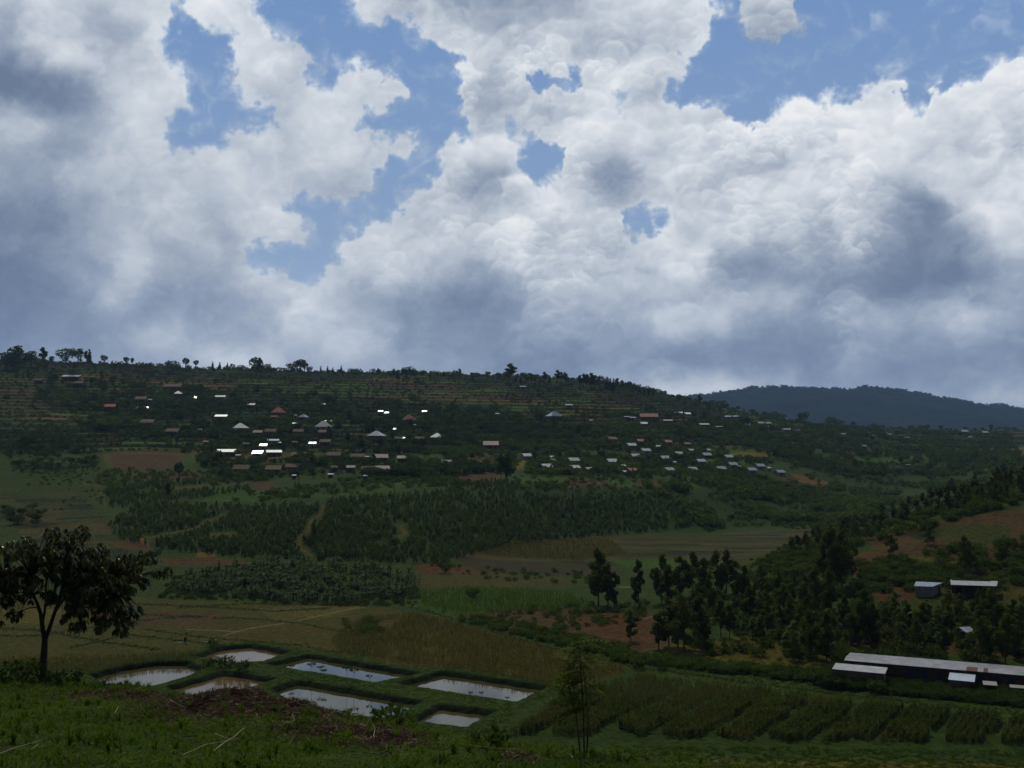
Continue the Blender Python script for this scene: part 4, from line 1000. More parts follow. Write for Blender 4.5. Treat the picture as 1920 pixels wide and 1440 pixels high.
def long_building():
    a = np.array([51.9, 170.6]); b = np.array([86.0, 154.6]); L = float(np.linalg.norm(b-a)); yaw = math.atan2(*(b-a)[::-1])
    z0 = 0.5
    e = empty('classroom_block', (a[0], a[1], z0), yaw, 'long low tin-roofed building with rust-red roof patches and blue doors', 'building')
    hw, d = 2.75, 6.0
    m = Mesh(); m.add(*box(.3, L-.3, .45, d, -1.0, hw)); m.build('wall', plain_mat('brick_wall', (.085, .045, .035), (.15, .09, .07), .9, 2.0), e)
    def sheet(x0, x1, mat, name, dz=0.0, lab=None):
        q = Mesh(); q.add(*slab([(x0, -.35, hw+.06+dz), (x1, -.35, hw+.06+dz), (x1, 1.7, hw+.26+dz), (x0, 1.7, hw+.26+dz)], .06)); o = q.build(name, mat, e)
        if lab: o['label'] = lab
        return o
    red = roof_mat('rust_red_tin', (.16, .055, .04), (.24, .09, .07), .8, .1)
    tin = roof_mat('worn_tin', (.27, .275, .29), (.42, .42, .43), .5, .35, 1.2)
    s = L/ (math.hypot(86.0-51.9, 154.6-170.6))
    for x0, x1, mt, lab in [(0, 17.55, tin, None), (17.56, 19.1, red, 'rust-red roof sheet'), (19.11, 19.9, tin, None), (19.91, 20.5, red, 'narrow rust-red roof sheet'), (20.51, 24.1, tin, None), (24.11, L, tin, 'pale roof sheets with a dark stain')]:
        sheet(x0, x1, mt, 'roof_sheet', 0, lab)
    q = Mesh(); q.add(*slab([(0, 1.71, hw+.26), (L, 1.71, hw+.26), (L, d+.4, hw+.05), (0, d+.4, hw+.05)], .06)); q.build('back_roof', tin, e)
    st = Mesh(); th = np.linspace(0, 2*math.pi, 14, endpoint=False)
    for k in range(14): pass
    V = [(26.2+1.6*math.cos(t)*(1+.25*math.sin(3*t)), .8+.6*math.sin(t), hw+.08+(.8+.6*math.sin(t)+.35)*.0976) for t in th]
    V = np.array(V+[(26.2, .8, hw+.08+1.15*.0976)]); F = [(k, (k+1) % 14, 14, 14) for k in range(14)]
    st.add(V, F); st.build('dark_patch', M_GREEN, e)
    for k in range(13):
        x = 9.2+k*2.0
        dm = Mesh(); tall = k % 2 == 0
        dm.add(*box(x, x+.85, .39, .5, 0 if tall else .9, 2.1)); dm.build('door' if tall else 'window', M_BLUE, e)
    for k in range(9):
        pm = Mesh(); pm.add(*box(1.2+k*3.1, 1.32+k*3.1, -.2, -.08, -.8, hw)); pm.build('post', M_POLE, e)
long_building()
def lean_to(name, p0, p1, depth, zf, zb, roof, wall, label, cat, z0=0.3, wall_h=None):
    """low building; p0-p1 is the front eave on the ground plan, the roof rises away from it"""
    a = np.array(p0); b = np.array(p1); L = float(np.linalg.norm(b-a)); yaw = math.atan2(b[1]-a[1], b[0]-a[0])
    e = empty(name, (a[0], a[1], z0), yaw, label, cat)
    zf -= z0; zb -= z0
    m = Mesh(); V, F = box(.2, L-.2, .25, depth-.25, -1, zf-.08); V[6:8, 2] = zb-.12; m.add(V, F); m.build('wall', wall, e)
    q = Mesh(); q.add(*slab([(0, 0, zf), (L, 0, zf), (L, depth, zb), (0, depth, zb)], .07)); q.build('roof', roof, e)
    dm = Mesh(); dm.add(*box(L*.72, L*.72+.8, .19, .3, 0, min(1.8, zf-.2))); dm.build('door', M_DOOR, e)
    return e
tin2 = roof_mat('dull_tin', (.32, .34, .36), (.42, .44, .46), .55, .3, 1.5)
bluew = roof_mat('new_tin', (.55, .62, .72), (.66, .74, .84), .4, .4, 1.5)
lean_to('annex', (48.7, 166.4), (55.6, 163.0), 3.3, 2.8, 3.1, tin2, M_MUD, 'tin-roofed annex in front of the left end of the long building', 'building')
lean_to('outbuilding', (64.2, 161.0), (67.4, 159.4), 2.8, 2.4, 2.9, bluew, M_MUD, 'small hut with a bright blue-white roof before the long building', 'hut')
lean_to('shelter', (68.6, 159.2), (70.4, 158.6), 1.6, 2.05, 2.3, M_CREAM, M_DOOR, 'low shelter with a pale strip of roof right of the blue-white roof', 'hut')
lean_to('shelter', (71.9, 158.0), (75.0, 156.8), 1.3, 1.95, 2.1, M_CREAM, M_DOOR, 'low shelter with a thin pale roof at the right edge of the photo', 'hut')
def spur_sheds():
    x, y, z = hit([1722, 1748, 1772], [1113, 1119, 1112], 60)
    # pale shed: corner towards the viewer, two walls seen
    e = empty('shed', (x[1], y[1], z[1]-.1), R(0), 'small pale-walled shed with a thin white roof and a dark doorway', 'shed')
    mp = m_per_px(y[1]); W1, W2, H = 26*mp*1.1, 24*mp*1.2, 20*mp
    c, s = math.cos(R(24)), math.sin(R(24))
    P = np.array([(0, 0), (-W1, W1*.28), (-W1+W2*.6, W1*.28+W2*1.3), (W2, W2*1.0)])
    V = np.array([(p[0], p[1], zz) for zz in (-.8, H) for p in P]); F = np.array([(3, 2, 1, 0), (4, 5, 6, 7), (0, 1, 5, 4), (1, 2, 6, 5), (2, 3, 7, 6), (3, 0, 4, 7)])[:, ::-1]
    link_mesh('wall', V, F, M_PLASTER, e)
    Q = P+(P-P.mean(0))*.1; q = [(Q[0][0], Q[0][1], H+.02), (Q[1][0], Q[1][1], H+.02), (Q[2][0], Q[2][1], H+.35), (Q[3][0], Q[3][1], H+.35)]
    V, F = slab(q, .1); link_mesh('roof', V, F, M_WHITE, e)
    u = (P[3]-P[0])/np.linalg.norm(P[3]-P[0]); n = np.array([u[1], -u[0]]); p0 = P[0]+u*np.linalg.norm(P[3]-P[0])*.62; p1 = p0+u*.95
    V = np.array([(p[0]+n[0]*o, p[1]+n[1]*o, zz) for zz in (0.1, 2.0) for p, o in ((p0, .04), (p1, .04), (p1, -.05), (p0, -.05))]); F = np.array([(3, 2, 1, 0), (4, 5, 6, 7), (0, 1, 5, 4), (1, 2, 6, 5), (2, 3, 7, 6), (3, 0, 4, 7)])
    link_mesh('door', V, F, M_DOOR, e)
    # open dark shed
    x, y, z = hit([1788, 1862], [1122, 1128], 60); mp = m_per_px(y[0])
    e = empty('open_shed', (x[0], y[0], z[0]-.1), R(-14), 'open-sided dark shed with a flat pale tin roof on the spur', 'shed')
    L = 84*mp; H = 29*mp; D = 4.6
    link_mesh('roof', *slab([(-.5, -.4, H-.25), (L*.88, -.4, H-.25), (L+.1, D, H+.12), (.1, D, H+.12)], .1), roof_mat('shed_tin', (.48, .47, .46), (.6, .59, .58), .5, .3, 1.2), e)
    m = Mesh(); m.add(*box(.3, L*.85, D-.5, D-.35, -.5, H+.2)); m.build('back_wall', M_DOOR, e)
    m = Mesh(); m.add(*box(L*.3, L*.84, .2, .35, -.8, H*.72)); m.build('front_wall', M_DOOR, e)
    for k in range(5):
        m = Mesh(); xx = .1+k*L*.21; m.add(*box(xx, xx+.14, -.05, .09, -.8, H-.28)); m.build('post', M_POLE, e)
    for k in range(2):
        m = Mesh(); m.add(*box(.2, L*.3, 0.1, .16, .35+k*.5, .45+k*.5)); m.build('rail', M_POLE, e)
    # scrap of shining roof among the trees
    x, y, z = hit([1830], [1215], 60)
    e = empty('hut', (x[0], y[0]+3, z[0]), R(15), 'tin hut glinting through the trees above the long building', 'hut')
    m = Mesh(); m.add(*box(-.9, .9, -.8, .8, -.5, 2.2)); m.build('wall', M_DOOR, e)
    link_mesh('roof', *slab([(-1.1, -1.1, 2.2), (1.1, -1.1, 2.2), (1.1, 1, 2.85), (-1.1, 1, 2.85)], .06), M_WHITE, e)
spur_sheds()
HOUSE_AT.extend([(float(hit([1745], [1118], 60)[0][0]), float(hit([1745], [1118], 60)[1][0]), 9), (float(hit([1828], [1126], 60)[0][0]), float(hit([1828], [1126], 60)[1][0]), 13)])
def pole(px, base, hp, label):
    x, y, z = hit([px], [base], 60); mp = m_per_px(y[0]); h = hp*mp
    e = empty('utility_pole', (x[0], y[0], z[0]), 0, label, 'utility pole')
    link_mesh('pole', *tube([(0, 0, -.5), (0, 0, h)], [.16, .11], 8), M_POLE, e)
    m = Mesh(); m.add(*box(-.9, .9, -.06, .06, h-.6, h-.48)); m.build('crossarm', M_POLE, e)
pole(739, 926, 24, 'wooden pole on the green strip below the joined tiled houses'); pole(1073, 960, 62, 'tall thin pole at the upper edge of the plantation'); pole(560, 935, 50, 'thin wooden pole above the plantation, left of the green strip'); pole(1104, 800, 26, 'pole beside the pointed white roof')
# ---------------------------------------------------------------- gum grove on the spur
GROVE = [  # px, base row, height px, proto, width factor
 (1122, 1135, 98, 1, 1.0), (1140, 1140, 78, 0, 1.0), (1152, 1140, 62, 3, .9), (1197, 1125, 70, 0, .9), (1192, 1140, 40, 2, .9), (1240, 1130, 84, 1, .8), (1252, 1138, 70, 0, 1.1), (1275, 1120, 72, 3, 1.0),
 (1298, 1115, 74, 1, .9), (1318, 1128, 76, 0, 1.1), (1345, 1118, 78, 1, .9), (1362, 1112, 76, 2, 1.0), (1378, 1130, 74, 3, .9), (1330, 1150, 60, 1, .9), (1395, 1125, 60, 0, 1), (1425, 1105, 42, 4, 1.1), (1460, 1110, 40, 4, 1.1),
 (1235, 1217, 62, 0, 1.3), (1254, 1212, 84, 1, 1.0), (1283, 1222, 96, 4, 1.0), (1270, 1215, 80, 3, 1.1), (1312, 1216, 92, 1, 1.0), (1352, 1195, 66, 2, 1.0), (1368, 1198, 60, 2, .9), (1182, 1202, 54, 3, .95),
 (1440, 1190, 56, 1, .9), (1425, 1205, 42, 3, 1.2), (1462, 1188, 50, 2, .9), (1500, 1200, 60, 0, 1.0), (1480, 1182, 60, 3, 1.0), (1520, 1232, 80, 1, .9), (1550, 1240, 85, 0, .9), (1490, 1238, 42, 4, 1.2),
 (1405, 1165, 60, 0, 1.2), (1375, 1172, 50, 3, 1.2), (1560, 1105, 110, 1, .9), (1578, 1100, 98, 4, .8), (1545, 1098, 80, 0, .9), (1598, 1085, 60, 3, .9), (1530, 1150, 80, 1, 1), (1555, 1165, 88, 0, .9), (1510, 1142, 60, 3, 1),
 (1620, 1200, 88, 0, 1.0), (1608, 1205, 70, 1, 1.0), (1636, 1208, 70, 3, 1.1), (1585, 1190, 70, 2, 1.0), (1810, 1075, 66, 4, .7), (1818, 1070, 50, 0, 1.0), (1740, 1022, 32, 4, 1.2), (1650, 1002, 24, 1, 1.0),
 (1670, 1043, 38, 4, 1.2), (1625, 1012, 30, 4, 1.1), (1605, 1010, 32, 4, 1.0), (1580, 1015, 38, 0, 1.0), (1555, 1020, 34, 4, 1.0), (1535, 1015, 30, 1, 1.0), (1510, 1030, 28, 4, 1.0),
 (1718, 1215, 50, 4, 1.0), (1760, 1200, 46, 3, 1.2), (1730, 1195, 60, 0, 1.2), (1778, 1185, 48, 1, 1.1), (1690, 1195, 44, 4, 1.1), (1660, 1180, 40, 4, 1.0), (1850, 1180, 74, 0, 1.1), (1862, 1192, 80, 1, 1.0), (1835, 1160, 52, 2, 1.0),
 (1838, 1240, 76, 4, 1.1), (1855, 1236, 66, 0, 1.0), (1885, 1245, 84, 1, 1.1), (1900, 1232, 70, 3, 1.1), (1915, 1200, 62, 4, 1.0), (1900, 1175, 48, 0, 1.1), (1780, 1150, 40, 4, 1.1), (1800, 1160, 44, 1, 1.1),
 (1470, 1150, 52, 0, 1.1), (1440, 1140, 44, 3, 1.1), (1415, 1135, 40, 1, 1.0), (1490, 1115, 36, 4, 1.0), (1300, 1160, 46, 2, 1.0), (1940, 1240, 80, 1, 1.1), (1880, 1050, 30, 4, 1.2), (1905, 1040, 28, 4, 1.1)]
GROVE_LABELS = {0: 'tall dark gum tree at the left end of the grove, beside a brown field', 1: 'gum tree with pale bare stem second from the left end of the grove',
 3: 'narrow gum tree standing alone between two groups of the grove', 24: 'leaning thin gum tree on the red field left of the grove',
 16: 'rounded gum tree below the pale path at the spur', 20: 'broadest dark gum tree at the foot of the spur, over the green bank', 22: 'slim gum tree at the foot of the grove with light showing through', 35: 'tallest gum tree of the spur, above the long tin building',
 46: 'dark upright gum tree on the ploughed slope behind the two sheds', 42: 'big gum tree beside the orange path above the long building', 68: 'gum tree with a scrap of shiny tin roof showing at its crown'}
ORD = 'first second third fourth fifth sixth seventh eighth ninth tenth eleventh twelfth thirteenth fourteenth fifteenth sixteenth seventeenth eighteenth nineteenth twentieth'.split()+['twenty-first', 'twenty-second', 'twenty-third', 'twenty-fourth', 'twenty-fifth', 'twenty-sixth']
def place_grove():
    a = np.array([(g[0], g[1]) for g in GROVE], float); X, Y, Z = hit(a[:, 0], a[:, 1], 60)
    for k, (px, py, hp, pi, wd) in enumerate(GROVE):
        h = hp*m_per_px(Y[k])*1.04
        where = 'in the gum grove on the spur' if px < 1600 and py < 1160 else ('at the foot of the spur above the long tin building' if py >= 1160 else 'on the upper slope of the spur')
        zone = lambda g: 0 if g[0] < 1600 and g[1] < 1160 else (1 if g[1] >= 1160 else 2)
        size = lambda g: 'tall' if g[2] >= 72 else ('middling' if g[2] >= 50 else 'low')
        like = sorted([g for g in GROVE if zone(g) == zone(GROVE[k]) and size(g) == size(GROVE[k])], key=lambda g: g[0]); i = like.index(GROVE[k])
        short = ('in the grove on the spur', 'at the foot of the spur', 'on the upper spur slope')[zone(GROVE[k])]
        lab = GROVE_LABELS.get(k, f'{size(GROVE[k])} dark gum tree {short}, {ORD[i]} such from the left')
        grp = 'gum trees '+where
        P_GUM[pi].put((X[k], Y[k], Z[k]), h, RG.uniform(0, 6), lab, 'gum tree', grp, True, wd*1.05)
place_grove()
# smaller gum trees in a band over the spur (crest line and slope)
def place_spur():
    r = np.random.default_rng(31)
    band = [(1480, 1030), (1600, 985), (1700, 955), (1800, 915), (1925, 885), (1925, 925), (1850, 945), (1760, 965), (1680, 985), (1590, 1015), (1490, 1045)]
    X, Y, Z = sample(band, 110, r)
    for k in range(len(X)):
        P_SLIM[k % 4].put((X[k], Y[k], Z[k]), r.uniform(13, 27)*m_per_px(Y[k]), r.uniform(0, 6), 'small gum tree in the belt along the crest of the near spur', 'gum tree', 'gum trees along the spur crest', False, 1.6)
    low = [(1410, 1120), (1540, 1075), (1640, 1150), (1925, 1160), (1925, 1235), (1640, 1225), (1440, 1235), (1380, 1180)]
    X, Y, Z = sample(low, 90, r)
    for k in range(len(X)):
        P_YOUNG[k % 4].put((X[k], Y[k], Z[k]), r.uniform(22, 44)*m_per_px(Y[k]), r.uniform(0, 6), 'low gum tree in the scrub at the foot of the near spur', 'gum tree', 'low gum trees in the spur scrub', False, 1.3)
    x1, y1, z1 = sample([(1240, 1120), (1640, 1050), (1925, 1110), (1925, 1240), (1480, 1240), (1290, 1225)], 520, r)
    x2, y2, z2 = sample([(1480, 1010), (1925, 880), (1925, 940), (1600, 1030), (1560, 1075), (1420, 1080)], 500, r)
    x3, y3, z3 = sample([(1610, 1060), (1925, 1010), (1925, 1110), (1610, 1110)], 160, r)
    X = np.concatenate([x1, x2, x3]); Y = np.concatenate([y1, y2, y3]); Z = np.concatenate([z1, z2, z3])
    ok = free_of_houses(X, Y, 9); X, Y, Z = X[ok], Y[ok], Z[ok]
    scatter('scrub', P_BUSH+P_BUSHD, X, Y, Z-.1, r.uniform(.7, 2.4, len(X)), r, 'low green scrub between the trees of the near spur', [M_BARK, M_BUSH])
place_spur()
# ---------------------------------------------------------------- plantation
def place_plantation():
    r = np.random.default_rng(41)
    polys = [[(200, 985), (260, 945), (430, 950), (600, 945), (800, 925), (900, 915), (1050, 935), (1230, 928), (1320, 985), (1200, 1000), (1020, 1015), (900, 1035), (830, 1058), (640, 1052), (480, 1046), (330, 1034), (225, 1012)],
             [(190, 925), (280, 905), (460, 905), (470, 920), (330, 940), (210, 955)], [(790, 885), (880, 905), (960, 905), (960, 918), (830, 915), (780, 905)]]
    bare = [p for p in PATHS if p[0] == 'orange']
    def free(px, py):
        ok = np.ones(px.shape, bool)
        for _, hw, pts in bare:
            for (ax, ay), (bx, by) in zip(pts[:-1], pts[1:]):
                t = np.clip(((px-ax)*(bx-ax)+(py-ay)*(by-ay))/((bx-ax)**2+(by-ay)**2), 0, 1)
                ok &= np.hypot(px-ax-t*(bx-ax), (py-3-ay-t*(by-ay))*.7) > hw*2.2
        n = fbm(px/60, py/25, 3, 909)
        return ok & (n > -.42)
    xs = []; 
    for poly, n in zip(polys, (4300, 330, 150)): xs.append(sample(poly, n, r, free))
    X = np.concatenate([a[0] for a in xs]); Y = np.concatenate([a[1] for a in xs]); Z = np.concatenate([a[2] for a in xs])
    h = r.uniform(1.3, 2.6, len(X))*(1+.25*fbm(X/40, Y/40, 2, 55))
    o = np.argsort(-h/Y); near = o[:290]; rest = o[290:]
    for k in near:
        P_YOUNG[k % 4].put((X[k], Y[k], Z[k]), h[k]*1.1, r.uniform(0, 6), 'young gum tree in the dense plantation on the lower slope across the valley', 'gum tree', 'young gum trees of the plantation', False, 1.15)
    scatter('plantation', P_YSTUFF, X[rest], Y[rest], Z[rest], h[rest], r, 'close-set young gum trees covering the lower slope', [M_PALEBARK, M_YOUNG], wide=np.full(len(rest), 1.35))
place_plantation()
# ---------------------------------------------------------------- banana garden
def place_bananas():
    r = np.random.default_rng(43)
    X, Y, Z = sample([(320, 1090), (380, 1075), (440, 1058), (560, 1056), (700, 1062), (770, 1085), (785, 1105), (740, 1125), (640, 1132), (480, 1125), (330, 1110)], 280, r)
    for k in range(len(X)):
        P_BAN[k % 4].put((X[k], Y[k], Z[k]), r.uniform(2.2, 3.5), r.uniform(0, 6), 'banana plant with torn leaves in the banana garden at the foot of the plantation', 'banana plant', 'banana plants at the foot of the plantation', True)
    X, Y, Z = sample([(320, 1080), (440, 1060), (700, 1064), (780, 1095), (790, 1135), (640, 1138), (300, 1122)], 620, r)
    scatter('undergrowth', P_BUSHD, X, Y, Z-.1, r.uniform(.5, 1.3, len(X)), r, 'dark undergrowth along the lower edge of the banana garden', [M_BARK, M_ROUND])
place_bananas()
# ---------------------------------------------------------------- trees on the skyline
SKY = [  # px, top row, height px, kind, label
 (10, 660, 34, 'r', 'dense dark tree at the left end of the skyline'), (28, 652, 40, 'l', 'thin flat-topped tree poking out of the skyline at far left'), (38, 661, 30, 'r', None), (58, 658, 30, 'r', None), (80, 656, 30, 's', None),
 (114, 653, 32, 'r', 'tallest round tree near the left end of the ridge'), (136, 656, 26, 'l', 'open-crowned tree right of the tallest left ridge tree'), (152, 661, 20, 's', None), (158, 659, 20, 'c', None), (186, 667, 14, 'l', 'small round tree standing alone on the left ridge'),
 (228, 670, 16, 'l', None), (240, 673, 12, 's', None), (325, 676, 24, 'r', 'wide domed tree on the skyline above the terraced fields'), (341, 672, 12, 'l', None), (360, 676, 18, 'l', 'single upright tree right of the wide domed ridge tree'),
 (392, 680, 14, 'c', None), (405, 681, 14, 'c', None), (420, 682, 12, 'c', None), (430, 683, 12, 'l', None), (445, 684, 12, 'r', None), (473, 685, 12, 'r', None), (494, 682, 16, 'r', 'rounded tree at the middle of the left skyline'),
 (520, 688, 12, 'r', None), (543, 681, 16, 'r', 'round tree left of the three tall palms-like trees'), (552, 677, 22, 'l', None), (559, 675, 24, 'l', 'tallest of the three thin tufted trees on the ridge'), (566, 680, 18, 'l', None), (575, 687, 10, 'r', None),
 (597, 688, 12, 'c', None), (610, 688, 12, 'c', None), (620, 690, 10, 'c', None), (636, 687, 16, 'c', 'pointed dark tree on the ridge before the low wide tree'), (660, 691, 14, 'w', 'low wide tree on the ridge'), (690, 694, 10, 'c', None), (706, 692, 10, 's', None), (717, 694, 10, 'c', None),
 (738, 693, 14, 's', None), (746, 695, 14, 'c', None), (762, 688, 22, 'R', 'big round dark tree alone at the middle of the ridge'), (778, 697, 10, 'l', None), (793, 698, 12, 's', None), (806, 697, 12, 'c', None), (820, 700, 10, 's', None), (850, 698, 14, 'w', None), (861, 694, 16, 's', None), (885, 704, 10, 's', None),
 (899, 701, 10, 'l', None), (913, 697, 14, 'l', None), (917, 697, 14, 'l', None), (925, 706, 8, 'l', None), (949, 697, 16, 'l', None), (957, 686, 26, 'T', 'tall gum tree rising highest above the middle ridge'), (968, 706, 10, 'c', None), (976, 708, 10, 'c', None),
 (988, 706, 12, 'l', None), (997, 703, 14, 's', None), (1003, 704, 14, 's', None), (1013, 707, 10, 'c', None), (1021, 700, 18, 's', None), (1030, 706, 12, 'c', None), (1045, 697, 20, 's', 'thin tree above the middle ridge, left of the dense clump'), (1052, 700, 18, 's', None), (1058, 701, 18, 's', None), (1066, 708, 12, 'r', None),
 (1088, 707, 22, 's', None), (1094, 705, 24, 's', None), (1100, 706, 24, 's', None), (1108, 704, 26, 's', 'pointed tree in the dense clump on the ridge right of centre'), (1115, 705, 24, 'r', None), (1124, 705, 24, 'r', None), (1138, 709, 20, 'c', None), (1144, 712, 20, 'c', None), (1150, 713, 20, 'c', None), (1158, 713, 20, 's', None), (1166, 716, 18, 's', None),
 (1180, 716, 16, 'l', 'lone open tree where the ridge begins to drop'), (1188, 724, 10, 'r', None), (1200, 727, 9, 'c', None), (1208, 728, 9, 'c', None), (1216, 730, 9, 'c', None), (1225, 732, 9, 'c', None), (1234, 735, 8, 'c', None),
 (1273, 742, 12, 'r', None), (1292, 742, 14, 'r', None), (1312, 742, 20, 's', 'tall tree at the end of the ridge in front of the blue hill'), (1330, 751, 18, 'r', None), (1353, 752, 20, 'r', 'big round tree in front of the blue hill, above the white roofs'), (1368, 758, 16, 'l', None), (1388, 762, 12, 'l', None),
 (1415, 767, 16, 'r', None), (1440, 771, 16, 'r', None), (1455, 772, 10, 'r', None), (1470, 775, 14, 'r', None), (1510, 773, 20, 'R', 'dark round tree alone against the blue hill'), (1563, 782, 14, 'r', None), (1578, 786, 10, 'r', None), (1607, 790, 10, 'r', None),
 (1645, 794, 12, 'r', None), (1660, 797, 10, 'r', None), (1715, 797, 9, 'r', None), (1735, 797, 10, 'r', None), (1746, 797, 10, 'l', None), (1772, 797, 12, 'R', 'round tree on the plateau below the blue hill'), (1818, 800, 12, 'r', 'dark tree directly behind a bright white wall on the right plateau'), (1850, 801, 9, 'r', None), (1867, 797, 12, 'l', None), (1880, 800, 12, 'r', None), (1895, 801, 12, 'w', None), (1908, 801, 12, 'w', None)]
def place_skyline():
    r = np.random.default_rng(51)
    for (px, top, hp, kd, lab) in SKY:
        # stand on the crest of the sheet in this direction
        base = top+hp; x, Y, z = hit([px], [base], 60)
        j = np.argmin(np.abs(COLS-(px-960)/FPX*1.0*1150/1170)); col = np.where((ROWS > 900) & (ROWS < 1450), GPY[:, j], 9e9); i = int(np.argmin(col)); crest = col[i]
        if base < crest+6 or Y[0] > 1700 or abs(base-crest) < 8:
            Yk = ROWS[i]-r.uniform(4, 30); xk = (px-960)/FPX*Yk*.99; zk = float(ground(np.array([xk]), np.array([Yk]))[0]); 
            pp = project(xk, Yk, zk)[1]; hpx = max(pp-top, 5)
        else: xk, Yk, zk = x[0], Y[0], z[0]; hpx = hp
        h = hpx*m_per_px(Yk)*1.15
        P, wd = {'r': (P_ROUND[r.integers(0, 3)], 1.0), 'R': (P_ROUND[0], 1.0), 'w': (P_ROUND[2], 1.5), 's': (P_SLIM[r.integers(0, 4)], 1.5), 'T': (P_SLIM[1], 2.0), 'c': (P_CYP[r.integers(0, 2)], 1.6), 'l': (P_LOLLY[r.integers(0, 2)], 1.3)}[kd]
        knd = {'r': 'round-crowned dark tree', 's': 'slender dark tree', 'c': 'small pointed dark tree', 'l': 'thin tree with a small crown', 'w': 'low spreading dark tree', 'R': 'round tree', 'T': 'tall gum tree'}[kd]
        seg = 'left' if px < 640 else ('middle' if px < 1260 else 'right')
        P.put((xk, Yk, zk-.2), h, r.uniform(0, 6), lab or f'{knd} along the {seg} part of the skyline', 'tree', f'skyline {knd}s, {seg} part of the ridge', False, wd)
    # low growth that closes the line between them
    px = np.concatenate([r.uniform(-20, 1250, 520), r.uniform(1250, 1940, 200)]); X = []; Y = []
    for p in px:
        j = np.argmin(np.abs(COLS-(p-960)/FPX*1.0*1150/1170)); col = np.where((ROWS > 900) & (ROWS < 1450), GPY[:, j], 9e9); i = int(np.argmin(col))
        Yk = ROWS[i]-abs(r.normal())*22; X.append((p-960)/FPX*Yk*.99); Y.append(Yk)
    X = np.array(X); Y = np.array(Y); Z = ground(X, Y)
    s = r.uniform(1.5, 5.5, len(X))*np.clip(.9+.5*fbm(px/40, px*0, 3, 66), .3, 1.5)*np.where(px > 1250, .7, 1)
    scatter('ridge_growth', P_TREELET+P_TINYD, X, Y, Z-.2, s, r, 'low bushes and hedges along the top of the ridge', [M_BARK, M_ROUND])
place_skyline()
